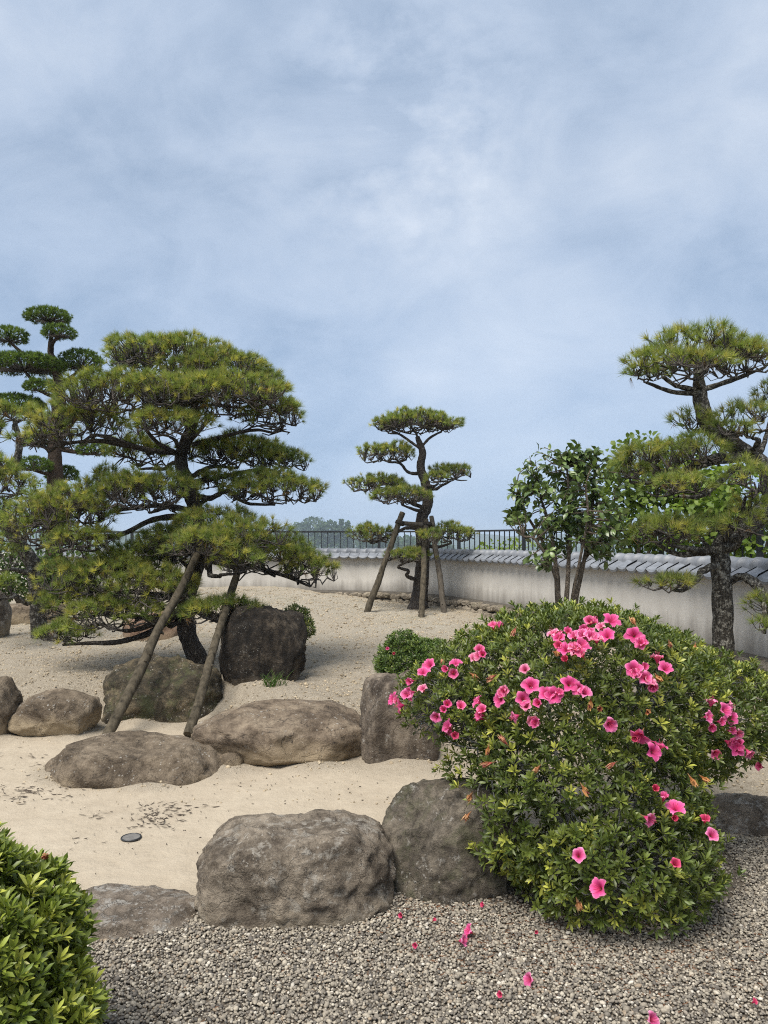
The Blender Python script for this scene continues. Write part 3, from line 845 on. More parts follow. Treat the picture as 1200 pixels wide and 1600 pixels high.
gxp = np.concatenate(gxp); gyp = np.concatenate(gyp)
keep = gyp < gravel_y(gxp) + rg.normal(0, 0.035, len(gxp))
gxp, gyp = gxp[keep], gyp[keep]
# under the azalea the stones thin out into litter-strewn soil
dd = np.hypot((gxp - 1.0) / 0.75, (gyp - 3.75) / 0.55)
keep = (dd > 1.0) | (rg.uniform(0, 1, len(gxp)) < 0.35)
gxp, gyp, dd = gxp[keep], gyp[keep], dd[keep]
n = len(gxp)
S = np.clip(rg.lognormal(math.log(0.0060), 0.30, n), 0.0032, 0.014)
P = np.stack([gxp, gyp, gh(gxp, gyp) + 0.002 + rg.uniform(0, 0.010, n)], -1)
C = (pal[rg.choice(len(pal), n, p=pw)] * 0.8 + np.array((0.25, 0.23, 0.20)) * 0.2) * np.array((1.03, 1.0, 0.94)) * rg.uniform(0.8, 1.2, (n, 1))
gravel = build('gravel', [pebble_mesh(P, S, C, 0)], M_PEBBLE)
tag(gravel, 'loose grey and buff gravel covering the near ground', 'gravel', kind='stuff')
# crumbs and clods of sand on the mound
n = 50000
cx_ = rg.uniform(-6.0, 3.4, n); cy_ = rg.uniform(4.6, 16.5, n) ** 1.0
cyr = 4.6 + (16.5 - 4.6) * rg.uniform(0, 1, n) ** 1.6; cy_ = cyr
m_ = sm(edge_y(cx_) - 0.6, edge_y(cx_) + 0.1, cy_)
kp = (rg.uniform(0, 1, n) < np.maximum(np.maximum(m_, 0.04), 0.5 * berm(cx_, cy_))) & (wall_out(cx_, cy_) < -0.3) & (np.abs(cx_) < 0.62 * cy_ + 0.6)
cx_, cy_ = cx_[kp], cy_[kp]; n = len(cx_)
S = np.clip(rg.lognormal(math.log(0.006), 0.45, n), 0.003, 0.024) * (0.8 + cy_ * 0.035)
P = np.stack([cx_, cy_, gh(cx_, cy_) + 0.001], -1)
C = np.array([(0.42, 0.345, 0.24), (0.34, 0.275, 0.19), (0.46, 0.385, 0.275), (0.24, 0.195, 0.135)])[rg.choice(4, n, p=[0.4, 0.3, 0.2, 0.1])] * rg.uniform(0.85, 1.1, (n, 1))
tag(build('sand_crumbs', [pebble_mesh(P, S, C, 0, 0.7)], M_CLOD), 'loose crumbs of sand and grit over the mound', 'grit', kind='stuff')
def slivers(spots, seed):
    r = np.random.default_rng(seed); ch = []
    for (px, py, spx, spy, cnt, L0, L1) in spots:
        for _ in range(cnt):
            qx, qy = px + r.normal(0, spx), py + r.normal(0, spy)
            Y = EYE * FPX / max(qy - HOR, 60); X = (qx - 600) / FPX * Y
            if Y > edge_y(X) - 0.2 and Y > 4: Y = (EYE - 0.3) * FPX / max(qy - HOR, 60); X = (qx - 600) / FPX * Y
            L, a = r.uniform(L0, L1), r.normal(0.1, 0.7)
            d = np.array((math.cos(a), math.sin(a), r.normal(0, 0.06))); nn = np.array((-math.sin(a), math.cos(a), 0))
            c = np.array((X, Y, ghs(X, Y) + 0.006)); k = 5
            t = np.linspace(-0.5, 0.5, k)
            mid = c + np.outer(t * L, d) + np.outer(np.sin(t * 3 + r.uniform(0, 6)) * L * 0.12, nn) + np.outer(np.abs(t) * r.uniform(0, 0.16) * L, (0, 0, 1))
            wv = np.maximum((1 - (2 * t) ** 2), 0.12) * r.uniform(0.001, 0.0034)
            ch += tube(mid, wv, 4, cap=False)
    return ch
tag(build('bark_litter', slivers([(245, 1278, 26, 9, 120, 0.012, 0.05), (150, 1276, 12, 3, 10, 0.03, 0.06), (265, 1262, 30, 5, 25, 0.02, 0.06), (25, 1240, 28, 9, 70, 0.015, 0.06),
                                     (95, 1235, 30, 8, 35, 0.015, 0.05), (130, 1313, 12, 3, 5, 0.02, 0.04), (220, 1300, 110, 30, 60, 0.006, 0.018), (430, 1225, 90, 22, 60, 0.006, 0.02), (60, 1195, 40, 12, 26, 0.02, 0.06)], 5), M_LITTER, smooth=False),
    'dark shed bark and twig litter strewn on the sand path', 'litter', kind='stuff')
tag(build('dead_needle_litter', slivers([(800, 1470, 120, 28, 300, 0.02, 0.06), (1000, 1500, 130, 40, 260, 0.02, 0.06), (690, 1415, 50, 12, 120, 0.02, 0.05), (400, 1490, 160, 45, 60, 0.02, 0.05)], 9),
    simple_mat('dry_litter', (0.09, 0.045, 0.025), (0.22, 0.12, 0.07), 30, 0.95, 0), smooth=False), 'reddish dry leaf litter beneath the big azalea', 'litter', kind='stuff')
# drain cover
dr = empty('drain_cover', ((205 - 600) / FPX * 4.05, 4.05, ghs(-1.35, 4.05)))
ring = tube([(0.05 * math.cos(a), 0.05 * math.sin(a), 0.007) for a in np.linspace(0, 2 * math.pi, 25)], np.full(25, 0.005), 6, cap=False)
build('rim', ring, M_STEEL, dr)
a = np.linspace(0, 2 * math.pi, 24, endpoint=False)
Vd = np.vstack([np.stack([0.047 * np.cos(a), 0.047 * np.sin(a), np.full(24, 0.009)], -1), np.stack([0.047 * np.cos(a), 0.047 * np.sin(a), np.full(24, -0.01)], -1)])
Fd = [tuple(range(24))]
build('plate', [(Vd, np.array(Fd), None), (Vd, np.array([(i, (i + 1) % 24, 24 + (i + 1) % 24, 24 + i) for i in range(24)])[:, ::-1], None)], simple_mat('drain_plate', (0.10, 0.095, 0.09), (0.19, 0.18, 0.165), 40, 0.7), dr, smooth=False)
tag(dr, 'small round grey drain cover set flush in the pale sand path', 'drain')

# ------------------------------------------------------------------ foliage builders
def needles(P, D, k, L, wd, spread, cols, rng):
    """k needles per tuft as slim bent blades; returns chunk"""
    n = len(P)
    A = nrm(D)[:, None, :] + rng.normal(0, spread, (n, k, 3))
    A = nrm(A)
    ln = L * rng.uniform(0.65, 1.1, (n, k, 1)) * rng.uniform(0.7, 1.2, (n, 1, 1))
    S = nrm(np.cross(A, rng.normal(0, 1, (n, k, 3)))) * wd / 2
    B = P[:, None, :] + A * 0.004
    Tip = B + A * ln + np.array((0, 0, -0.06)) * ln
    V = np.stack([B - S, B + S, Tip], 2).reshape(-1, 3)
    m = n * k
    tri = np.arange(m * 3).reshape(-1, 3)
    C = np.repeat(np.repeat(cols[:, None, :], k, 1) * rng.uniform(0.72, 1.28, (n, k, 1)), 3, axis=1).reshape(-1, 3)
    return (V, tri, C)
def vnoise(x, y, seed):
    return (np.sin(x * 5.1 + seed) * np.sin(y * 4.7 + seed * 1.3) + 0.6 * np.sin(x * 11.3 + y * 7.9 + seed * 2.1) + 0.4 * np.sin(x * 17.1 - y * 19.3 + seed * 0.7)) / 2.0
GREEN_A = np.array((0.275, 0.310, 0.076)); GREEN_B = np.array((0.138, 0.190, 0.056)); GREEN_Y = np.array((0.42, 0.40, 0.11))
def pad_geo(C, rx, ry, rz, hub, rng, spacing=0.05, k=42, L=0.10, wd=0.0036, yellow=0.25, tint=1.0, twig_r=0.0045, twig_col=None, spread=0.55, under=0.30):
    n = max(12, int(math.pi * rx * ry / spacing ** 2 * 1.15))
    sd = rng.uniform(0, 20)
    th = rng.uniform(0, 2 * math.pi, n); r = np.sqrt(rng.uniform(0, 1, n))
    rm = 1 + 0.16 * np.sin(th * 3 + sd) + 0.10 * np.sin(th * 7 + sd * 2)
    a, b = r * rm * np.cos(th), r * rm * np.sin(th)
    nz = vnoise(a * rx * 1.6, b * ry * 1.6, sd)
    top = np.sqrt(np.clip(1 - np.minimum(r, 1) ** 2.2, 0, 1)) * (0.85 + 0.35 * nz) + 0.12 * nz
    dep = rng.uniform(0, 1, n) ** 2.4
    z = top - dep * (0.45 + 0.4 * under)
    # clumps: gaps open where the clump noise is low
    gap = vnoise(a * rx * 3.1 + 4, b * ry * 3.1, sd + 3)
    keep = (gap > -0.28) | (rng.uniform(0, 1, n) < 0.25)
    a, b, r, z, nz = a[keep], b[keep], r[keep], z[keep], nz[keep]
    n = len(a)
    P = np.asarray(C) + np.stack([a * rx, b * ry, z * rz], -1)
    D = np.stack([a * 0.75, b * 0.75, 0.75 + 0.35 * z - 0.3 * r], -1) + rng.normal(0, 0.22, (n, 3))
    mixv = rng.uniform(0, 1, n)
    cols = GREEN_B + (GREEN_A - GREEN_B) * mixv[:, None]
    yy = (rng.uniform(0, 1, n) < yellow)[:, None]
    cols = np.where(yy, GREEN_Y * rng.uniform(0.75, 1.05, (n, 1)), cols) * tint * rng.uniform(0.72, 1.25, (n, 1))
    ch = [needles(P, D, k, L, wd, spread, cols, rng)]
    cn = rng.uniform(0, 1, n) < 0.22                      # pale new candles
    if cn.any():
        ch.append(needles(P[cn], D[cn] * 0.4 + np.array((0, 0, 1.0)), 3, L * 1.0, wd * 2.0, 0.10, np.tile(np.array((0.40, 0.36, 0.16)), (cn.sum(), 1)), rng))
    dn = rng.uniform(0, 1, n) < 0.05                      # a few dead needles
    if dn.any():
        ch.append(needles(P[dn] - np.array((0, 0, 0.03)), -D[dn], 10, L * 0.9, wd, 0.6, np.tile(np.array((0.26, 0.15, 0.06)), (dn.sum(), 1)), rng))
    # twig network under the tufts
    m = max(5, n // 5)
    nt_ = rng.uniform(0, 2 * math.pi, m); nr = np.sqrt(rng.uniform(0.03, 0.85, m))
    N = np.asarray(C) + np.stack([nr * np.cos(nt_) * rx, nr * np.sin(nt_) * ry, (-0.75 + 0.95 * np.sqrt(1 - nr ** 2) * rng.uniform(0.1, 1, m)) * rz], -1)
    hub = np.asarray(hub, float)
    d2 = np.linalg.norm(P[:, None] - N[None], axis=2); j = d2.argmin(1)
    A = N[j]; mid = (A + P) / 2 + rng.normal(0, 0.22, (n, 3)) * np.linalg.norm(P - A, axis=1, keepdims=True) * 0.5 - np.array((0, 0, 0.01))
    tw = [twigs_batch(A, mid, P, twig_r, twig_r * 0.6, twig_col)]
    # nodes join the nearest node that lies closer to the hub
    dh = np.linalg.norm(N - hub, axis=1)
    A2 = np.empty_like(N)
    for q in range(m):
        cand = np.where(dh < dh[q] * 0.82)[0]
        if len(cand) == 0: A2[q] = hub
        else:
            c = cand[np.linalg.norm(N[cand] - N[q], axis=1).argmin()]
            A2[q] = N[c]
    mid = (A2 + N) / 2 + rng.normal(0, 0.16, (m, 3)) * np.linalg.norm(N - A2, axis=1, keepdims=True)
    tw.append(twigs_batch(A2, mid, N, twig_r * 2.2, twig_r * 1.2, twig_col))
    return ch, tw
def pine(name, label, base_Y, trunk, pads, seed, bark, spacing, L, wd, k=42, yellow=0.25, tw_r=0.0045, group=None, extra=(), spread=0.55, depth_scale=0.85, tint=1.12):
    """trunk: [(px, py, dY, radius)], pads: [(px, py, hw, hh, dY, attach_py or path[(px,py,dY)])]"""
    rng = np.random.default_rng(seed)
    T = np.array([W(x, y, base_Y + d) for x, y, d, r in trunk]); TR = np.array([r for *_, r in trunk])
    b = T[0].copy(); b[2] = ghs(b[0], b[1])
    T[0][2] = min(T[0][2], b[2] - 0.08)
    root = empty(name, b)
    tag(root, label, 'tree', group)
    ch = tube(T - b, TR, 14, n=60, bump=0.10, rng=rng)
    build('trunk', ch, bark, root)
    for path, r0, r1 in extra:
        Q = np.array([W(x, y, base_Y + d) for x, y, d in path])
        build('branch', tube(Q - b, np.linspace(r0, r1, len(Q)), 8, n=len(Q) * 6, bump=0.14, rng=rng), bark, root)
    Tf = catmull(np.hstack([T, TR[:, None]]), 200)
    for (px, py, hw, hh, dY, att) in pads:
        Y = base_Y + dY
        C = W(px, py + hh * 0.35, Y)
        s = Y / FPX
        rx, rz = hw * s, hh * s * 1.15
        ry = rx * depth_scale if rx < 0.9 else 0.75
        hub = C - np.array((0, 0, rz * 0.75))
        if att is None:
            d = np.linalg.norm(Tf[:, :3] - (hub - np.array((0, 0, 0.12))), axis=1)
            i = d.argmin(); st = Tf[i, :3]; r0 = Tf[i, 3] * 0.42
            dist = np.linalg.norm(hub - st)
            nm = max(3, int(dist / 0.22) + 2)
            Q = np.array([st + (hub - st) * t for t in np.linspace(0, 1, nm)])
            if nm > 2:
                Q[1:-1] += rng.normal(0, 0.045, (nm - 2, 3)) * min(1, dist)
                Q[1:-1, 2] -= 0.05 * np.sin(np.linspace(0, math.pi, nm)[1:-1]) * dist
        else:
            Q = np.array([W(x, y, base_Y + d) for x, y, d in att] + [hub])
            i = np.linalg.norm(Tf[:, :3] - Q[0], axis=1).argmin(); r0 = min(Tf[i, 3] * 0.45, 0.042)
        r0 = max(r0, tw_r * 3.2)
        build('branch', tube(Q - b, np.linspace(r0, tw_r * 2.4, len(Q)), 7, n=len(Q) * 5, bump=0.16, rng=rng, cap=False), bark, root)
        g, tw = pad_geo(C - b, rx, ry, rz, hub - b, rng, spacing, k, L, wd, yellow, tint * rng.uniform(0.88, 1.1), tw_r, None, spread)
        fo = build('foliage_pad', g, M_NEEDLE, root, smooth=False)
        build('twigs', tw, M_TWIG, fo)
    return root

# big pine on the left
pine('pine_tree', 'largest spreading pine in the left half, resting on two leaning props', 8.0,
     [(316, 1050, 0, 0.115), (306, 1022, 0, 0.10), (293, 990, 0.05, 0.095), (291, 935, 0.08, 0.09), (311, 867, 0.05, 0.088), (305, 800, 0.0, 0.08), (294, 757, 0, 0.075), (282, 720, 0.03, 0.068), (290, 690, 0, 0.06), (305, 645, 0, 0.045), (292, 590, 0, 0.028)],
     [(262, 548, 92, 26, 0.1, None), (345, 572, 80, 28, -0.15, None), (405, 592, 40, 24, 0.1, None), (210, 566, 42, 22, 0.25, None),
      (205, 612, 112, 32, -0.45, [(284, 712, 0), (250, 695, -0.2), (225, 668, -0.35)]), (335, 612, 118, 32, -0.5, [(296, 690, 0), (318, 665, -0.2), (330, 645, -0.4)]),
      (425, 642, 52, 28, -0.1, [(300, 695, 0), (345, 683, 0), (395, 672, -0.1)]), (128, 652, 72, 32, -0.25, [(275, 708, 0), (235, 704, -0.1), (190, 690, -0.2), (150, 680, -0.25)]), (265, 658, 62, 20, -0.75, [(284, 712, 0), (275, 690, -0.4)]),
      (75, 678, 46, 24, 0.0, [(240, 705, 0), (160, 690, 0), (100, 694, 0)]),
      (372, 702, 84, 24, 0.35, [(300, 745, 0), (330, 730, 0.2)]), (435, 714, 48, 20, 0.15, [(300, 755, 0), (360, 742, 0.2), (410, 733, 0.15)]), (218, 702, 52, 26, 0.4, None),
      (430, 757, 76, 26, -0.2, [(303, 775, 0), (330, 778, -0.1), (355, 768, -0.15), (385, 786, -0.2)]), (345, 748, 40, 18, 0.05, None),
      (235, 760, 78, 34, -0.4, [(303, 800, 0), (270, 792, -0.2)]), (165, 762, 60, 34, -0.1, [(303, 800, 0), (255, 790, 0), (200, 795, 0)]), (105, 790, 78, 40, -0.35, [(303, 805, 0), (240, 812, -0.1), (190, 835, -0.2), (140, 838, -0.3)]), (55, 815, 58, 36, -0.1, [(180, 838, 0), (110, 842, 0)]), (130, 840, 50, 24, -0.55, None),
      (335, 812, 62, 26, -0.45, None), (385, 830, 62, 28, -0.7, [(311, 860, 0), (345, 862, -0.4)]), (280, 840, 66, 28, -0.15, None), (225, 868, 72, 30, 0.15, None),
      (430, 862, 72, 32, -0.3, [(311, 868, 0), (350, 872, -0.1), (395, 885, -0.2)]), (485, 885, 42, 26, -0.35, [(311, 868, 0), (370, 880, -0.1), (440, 898, -0.3)]),
      (165, 893, 92, 32, -0.3, [(292, 935, 0.08), (250, 930, -0.1), (200, 925, -0.2)]), (245, 912, 66, 30, -0.55, None), (120, 935, 60, 26, -0.3, [(292, 960, 0.08), (235, 965, -0.1), (165, 960, -0.25)]),
      (180, 952, 74, 26, -0.55, [(292, 955, 0.08), (240, 975, -0.3), (205, 985, -0.5)]), (98, 988, 46, 16, -0.6, [(285, 950, 0.0), (240, 985, -0.3), (190, 1002, -0.5), (140, 1005, -0.6)]),
      (322, 846, 56, 24, -0.95, None), (372, 872, 44, 20, -0.95, None), (340, 948, 56, 20, -0.75, [(293, 945, 0.05), (315, 960, -0.4)]), (395, 956, 26, 15, -0.6, [(300, 945, 0.0), (350, 968, -0.5)])],
     21, M_BARK, 0.048, 0.088, 0.0042, 40, 0.24, 0.0050)
# pine standing before the far wall
pine('pine_tree', 'medium pine with separate pads before the far wall, propped by a tripod of poles', 14.5,
     [(653, 955, 0, 0.24), (655, 938, 0, 0.165), (658, 905, 0, 0.14), (661, 853, 0, 0.125), (658, 815, 0, 0.115), (668, 785, 0, 0.105), (664, 753, 0, 0.09), (657, 730, 0, 0.08), (660, 707, 0, 0.07), (652, 682, 0, 0.045)],
     [(650, 656, 64, 16, 0, [(655, 695, 0)]), (612, 662, 26, 9, 0.2, [(655, 700, 0), (630, 682, 0.1)]), (690, 662, 24, 10, 0.1, [(657, 700, 0), (672, 684, 0)]),
      (607, 704, 44, 15, 0, [(657, 740, 0), (638, 738, 0), (625, 724, 0)]), (704, 736, 35, 13, 0, [(664, 760, 0), (680, 764, 0), (688, 760, 0)]), (683, 745, 22, 10, -0.4, [(664, 758, 0), (676, 760, -0.2)]),
      (590, 754, 46, 14, 0.2, [(666, 795, 0), (640, 785, 0.1), (615, 775, 0.2)]), (628, 772, 46, 14, -0.4, [(666, 800, 0), (650, 797, -0.2)]),
      (580, 830, 33, 15, 0, [(660, 826, 0), (635, 825, 0), (620, 832, 0)]), (706, 830, 39, 15, -0.2, [(660, 850, 0), (682, 855, -0.1)]), (670, 836, 20, 12, -0.7, None),
      (636, 866, 38, 10, -0.5, [(655, 908, 0), (636, 900, -0.3), (638, 892, -0.4), (622, 886, -0.5)])],
     33, M_BARK, 0.060, 0.10, 0.0062, 38, 0.16, 0.008)
# pine at the right
pine('pine_tree', 'tall twisted pine with lichened grey trunk at the right edge before the wall', 6.5,
     [(1130, 1120, 0, 0.11), (1130, 1005, 0, 0.088), (1128, 920, 0, 0.080), (1126, 880, 0, 0.080), (1128, 852, 0, 0.078), (1160, 825, 0.1, 0.075), (1198, 790, 0.2, 0.072), (1208, 745, 0.2, 0.075), (1170, 712, 0.15, 0.075), (1118, 675, 0.05, 0.07), (1098, 640, 0, 0.065), (1092, 600, 0, 0.05), (1092, 572, 0, 0.03)],
     [(1090, 534, 76, 26, 0.05, [(1093, 608, 0), (1092, 580, 0)]), (1035, 562, 56, 22, 0.0, [(1095, 610, 0), (1060, 604, 0), (1040, 592, 0)]), (1150, 556, 66, 28, 0.05, [(1095, 610, 0), (1130, 598, 0), (1150, 590, 0)]), (1085, 566, 60, 22, -0.4, [(1094, 608, 0), (1090, 596, -0.2)]), (1010, 582, 34, 13, 0.0, [(1095, 615, 0), (1050, 612, 0)]), (1195, 545, 40, 24, 0.25, [(1095, 610, 0), (1150, 592, 0.1)]),
      (1082, 654, 34, 18, -0.1, None), (1175, 650, 56, 28, -0.25, [(1170, 715, 0.1), (1185, 690, -0.1)]), (1205, 620, 34, 22, 0.2, None), (1135, 668, 34, 18, -0.35, None),
      (1025, 712, 66, 28, -0.05, [(1165, 712, 0.1), (1110, 715, 0), (1060, 738, -0.05)]), (985, 732, 34, 18, 0.0, [(1110, 720, 0), (1020, 752, 0)]), (1090, 700, 52, 26, -0.3, [(1165, 715, 0.1), (1120, 722, -0.2)]), (1060, 755, 48, 17, -0.4, [(1150, 730, 0.1), (1100, 772, -0.3)]),
      (1165, 745, 44, 26, -0.45, None), (1190, 790, 44, 28, -0.3, None),
      (1045, 826, 56, 22, -0.25, [(1128, 858, 0), (1095, 860, -0.1), (1065, 855, -0.2)]), (1015, 822, 26, 16, 0.0, [(1128, 858, 0), (1060, 866, 0)]), (1095, 818, 40, 20, 0.15, None), (1160, 815, 44, 20, -0.4, None),
      (1048, 908, 45, 11, -0.3, [(1128, 880, 0), (1098, 892, -0.2), (1090, 905, -0.3), (1068, 922, -0.3)]),
      (1205, 945, 38, 26, -0.35, [(1140, 908, 0), (1163, 900, -0.1), (1190, 918, -0.2)]), (1195, 975, 24, 12, -0.5, [(1163, 900, -0.1), (1186, 922, -0.25), (1194, 950, -0.45)])],
     47, M_BARKG, 0.052, 0.092, 0.0036, 36, 0.24, 0.0052, spread=0.55, tint=1.15)
# pine at the left edge
pine('pine_tree', 'pine cut by the left edge, with a pale leaning trunk behind the big pine', 9.8,
     [(62, 930, 0.3, 0.11), (55, 895, 0.2, 0.10), (30, 850, 0.1, 0.09), (5, 815, 0, 0.085), (-25, 780, 0, 0.08), (-5, 745, 0, 0.07), (24, 720, 0, 0.05), (30, 690, 0, 0.04), (22, 655, 0, 0.025)],
     [(20, 645, 44, 16, 0, None), (-25, 668, 40, 20, 0, None), (-20, 720, 40, 26, -0.3, None), (10, 752, 48, 24, -0.4, None), (-10, 800, 40, 28, -0.3, None), (-5, 862, 40, 26, -0.6, None), (0, 915, 24, 18, -0.8, None)],
     58, M_BARKG, 0.06, 0.11, 0.006, 34, 0.2, 0.006)

# cloud-pruned conifer far left
def cloud_tree():
    rng = np.random.default_rng(63); Y0 = 13.0
    tr = [(84, 860, 0, 0.16), (86, 752, 0, 0.125), (86, 690, 0, 0.115), (92, 630, 0, 0.105), (92, 598, 0, 0.09), (84, 565, 0, 0.065), (79, 550, 0, 0.05), (81, 515, 0, 0.03)]
    T = np.array([W(x, y, Y0 + d) for x, y, d, r in tr]); TR = np.array([q[3] for q in tr])
    b = T[0].copy(); b[2] = ghs(b[0], b[1]); T[0][2] = b[2] - 0.1
    root = empty('cloud_pruned_conifer', b)
    tag(root, 'tall dark cloud-pruned conifer with tight rounded pads at the far left', 'tree')
    build('trunk', tube(T - b, TR, 12, n=50, bump=0.08, rng=rng), M_CYBARK, root)
    Tf = catmull(np.hstack([T, TR[:, None]]), 200)
    for (px, py, hw, hh, dY, st) in [(75, 495, 35, 13, 0, (82, 520)), (92, 520, 25, 12, -0.2, (80, 550)), (14, 526, 28, 15, 0, (82, 560)), (38, 571, 62, 17, -0.1, (92, 600)), (126, 567, 33, 20, 0.2, (92, 600)), (62, 605, 22, 12, -0.4, (90, 620)),
                                     (22, 633, 46, 16, -0.1, (90, 655)), (146, 703, 25, 14, 0, (86, 700)), (52, 728, 28, 14, -0.3, (86, 740)), (98, 742, 24, 14, 0.4, (86, 750)), (120, 650, 26, 13, 0.5, (90, 660)), (60, 690, 26, 13, 0.5, (86, 705))]:
        Y = Y0 + dY; s = Y / FPX; C = W(px, py, Y); rx, rz = hw * s, hh * s; ry = max(rx * 0.8, 0.25)
        stp = W(st[0], st[1], Y0); hub = C - np.array((0, 0, rz * 0.5))
        md = (stp + hub) / 2 + np.array((0, 0, -0.03)) + rng.normal(0, 0.03, 3)
        build('branch', tube(np.array([stp, md, hub]) - b, np.array([0.045, 0.035, 0.02]), 7, n=14, bump=0.1, rng=rng, cap=False), M_CYBARK, root)
        n = int(4 * math.pi * ((rx * ry) ** 1.6 / 3 + 2 * (rx * rz) ** 1.6 / 3) ** (1 / 1.6) / 0.040 ** 2 * 0.9)
        d = nrm(rng.normal(0, 1, (n, 3)))
        d = d[d[:, 2] > -0.55]; n = len(d)
        lump = 1 + 0.07 * vnoise(d[:, 0] * 2, d[:, 1] * 2 + d[:, 2], px)
        P = C + d * np.array((rx, ry, rz)) * (lump * rng.uniform(0.6, 1.03, n) ** 0.5)[:, None]
        D = d * np.array((0.6, 0.6, 0.9)) + np.array((0, 0, 0.45))
        cols = np.array((0.06, 0.105, 0.025)) + rng.uniform(0, 1, (n, 1)) * np.array((0.12, 0.15, 0.03))
        fo = build('foliage_pad', [needles(P - b, D, 16, 0.062, 0.011, 0.55, cols, rng)], M_NEEDLE, root, smooth=False)
        A = np.repeat((hub - b)[None], n // 5, 0); Pp = (P - b)[::5][:n // 5]
        build('twigs', [twigs_batch(A[:len(Pp)], (A[:len(Pp)] + Pp) / 2 - np.array((0, 0, 0.02)), Pp, 0.008, 0.004, None)], M_TWIG, fo)
cloud_tree()

# ------------------------------------------------------------------ props
def prop_set(name, label, poles, bars, ropes):
    b = np.array(poles[0][0]); b = np.array((b[0], b[1], ghs(b[0], b[1])))
    root = empty(name, b)
    tag(root, label, 'tree support')
    rng = np.random.default_rng(len(poles) * 17 + 3)
    for A, B, r0, r1, m in poles:
        A = np.array(A, float); B = np.array(B, float)
        Q = np.array([A + (B - A) * t for t in np.linspace(0, 1, 7)]); Q[1:-1] += rng.normal(0, 0.005, (5, 3))
        ch = tube(Q - b, np.linspace(r0, r1, 7) * rng.uniform(0.94, 1.07, 7), 12, n=40, bump=0.06, rng=rng)
        for _ in range(7):
            t = rng.uniform(0.08, 0.92); dv = nrm(np.cross(B - A, rng.normal(0, 1, 3))); c0 = A + (B - A) * t - b; rr0 = r0 + (r1 - r0) * t
            ch += tube([c0 + dv * rr0 * 0.6, c0 + dv * rr0 * 1.2], np.array((rr0 * 0.4, rr0 * 0.22)), 6)
        build('pole', ch, m, root)
    for A, B, r in bars:
        Q = np.array([A, (np.array(A) + B) / 2 + rng.normal(0, 0.008, 3), B])
        build('crossbar', tube(Q - b, np.full(3, r), 10, n=10, bump=0.03, rng=rng), M_POLED, root)
    for c, r, ax in ropes:
        c = np.array(c); ch = []
        ax = nrm(np.array(ax, float)); u = nrm(np.cross(ax, (0.3, 1, 0.2))); v = np.cross(ax, u)
        t = np.linspace(0, 2 * math.pi * 5, 60)
        Q = c + np.outer(np.cos(t) * r, u) + np.outer(np.sin(t) * r, v) + np.outer(np.linspace(-0.03, 0.03, 60), ax)
        build('rope_lashing', tube(Q - b, np.full(60, 0.009), 5, cap=False), M_ROPE, root)
def gp(px, Y, dz=-0.12):
    X = (px - 600) / FPX * Y
    return np.array((X, Y, ghs(X, Y) + dz))
A1, B1 = W(166, 1152, 6.02), W(314, 855, 7.55)
A2, B2 = W(294, 1148, 6.12), W(374, 885, 7.55)
prop_set('tree_prop', 'two leaning weathered poles with a crossbar under the big left pine', [(A1, B1, 0.046, 0.038, M_POLE), (A2, B2, 0.041, 0.034, M_POLE)],
         [(W(302, 872, 7.56), W(386, 893, 7.58), 0.028)], [(W(309, 868, 7.52), 0.052, B1 - A1), (W(373, 889, 7.54), 0.048, B2 - A2)])
A3, B3 = gp(570, 13.7), W(629, 801, 14.25)
A4, B4 = gp(696, 13.6), W(674, 807, 14.3)
A5, B5 = gp(658, 12.9), W(666, 812, 14.25)
prop_set('tree_prop', 'tripod of three weathered poles with crossbar around the medium pine', [(A3, B3, 0.060, 0.050, M_POLE), (A4, B4, 0.056, 0.046, M_POLED), (A5, B5, 0.055, 0.045, M_POLE)],
         [(W(624, 817, 14.2), W(678, 820, 14.2), 0.045)], [(W(625, 817, 14.2), 0.085, B3 - A3), (W(668, 821, 14.2), 0.09, B5 - A5)])

# ------------------------------------------------------------------ broad leaves and shrubs
LEAF_ST = [(0.0, 0.0, 0.0), (0.32, 0.78, 0.02), (0.66, 0.92, 0.03), (1.0, 0.0, -0.02)]   # along, half width share, lift
def leaf_template(wd, fold=0.25, curl=0.06):
    V = [(0, 0, 0)]
    for t, w, l in LEAF_ST[1:3]:
        h = wd * w / 2
        V += [(t, -h, l + fold * h), (t, 0, l - 0.0), (t, h, l + fold * h)]
    V.append((1, 0, -curl))
    F = [(0, 1, 2), (0, 2, 3), (1, 4, 5), (1, 5, 2), (2, 5, 6), (2, 6, 3), (4, 7, 5), (5, 7, 6)]
    return np.array(V, float), np.array(F)[:, ::-1]
def leaves_chunk(O, A, N, L, cols, wd, tmpl=None):
    V0, F0 = tmpl or leaf_template(wd)
    A = nrm(A); S = nrm(np.cross(N, A)); U = np.cross(A, S)
    V = O[:, None] + L[:, None, None] * (V0[None, :, 0:1] * A[:, None] + V0[None, :, 1:2] * S[:, None] + V0[None, :, 2:3] * U[:, None])
    k = len(V0); n = len(O)
    F = (F0[None] + (np.arange(n) * k)[:, None, None]).reshape(-1, 3)
    return V.reshape(-1, 3), F, np.repeat(cols, k, axis=0)
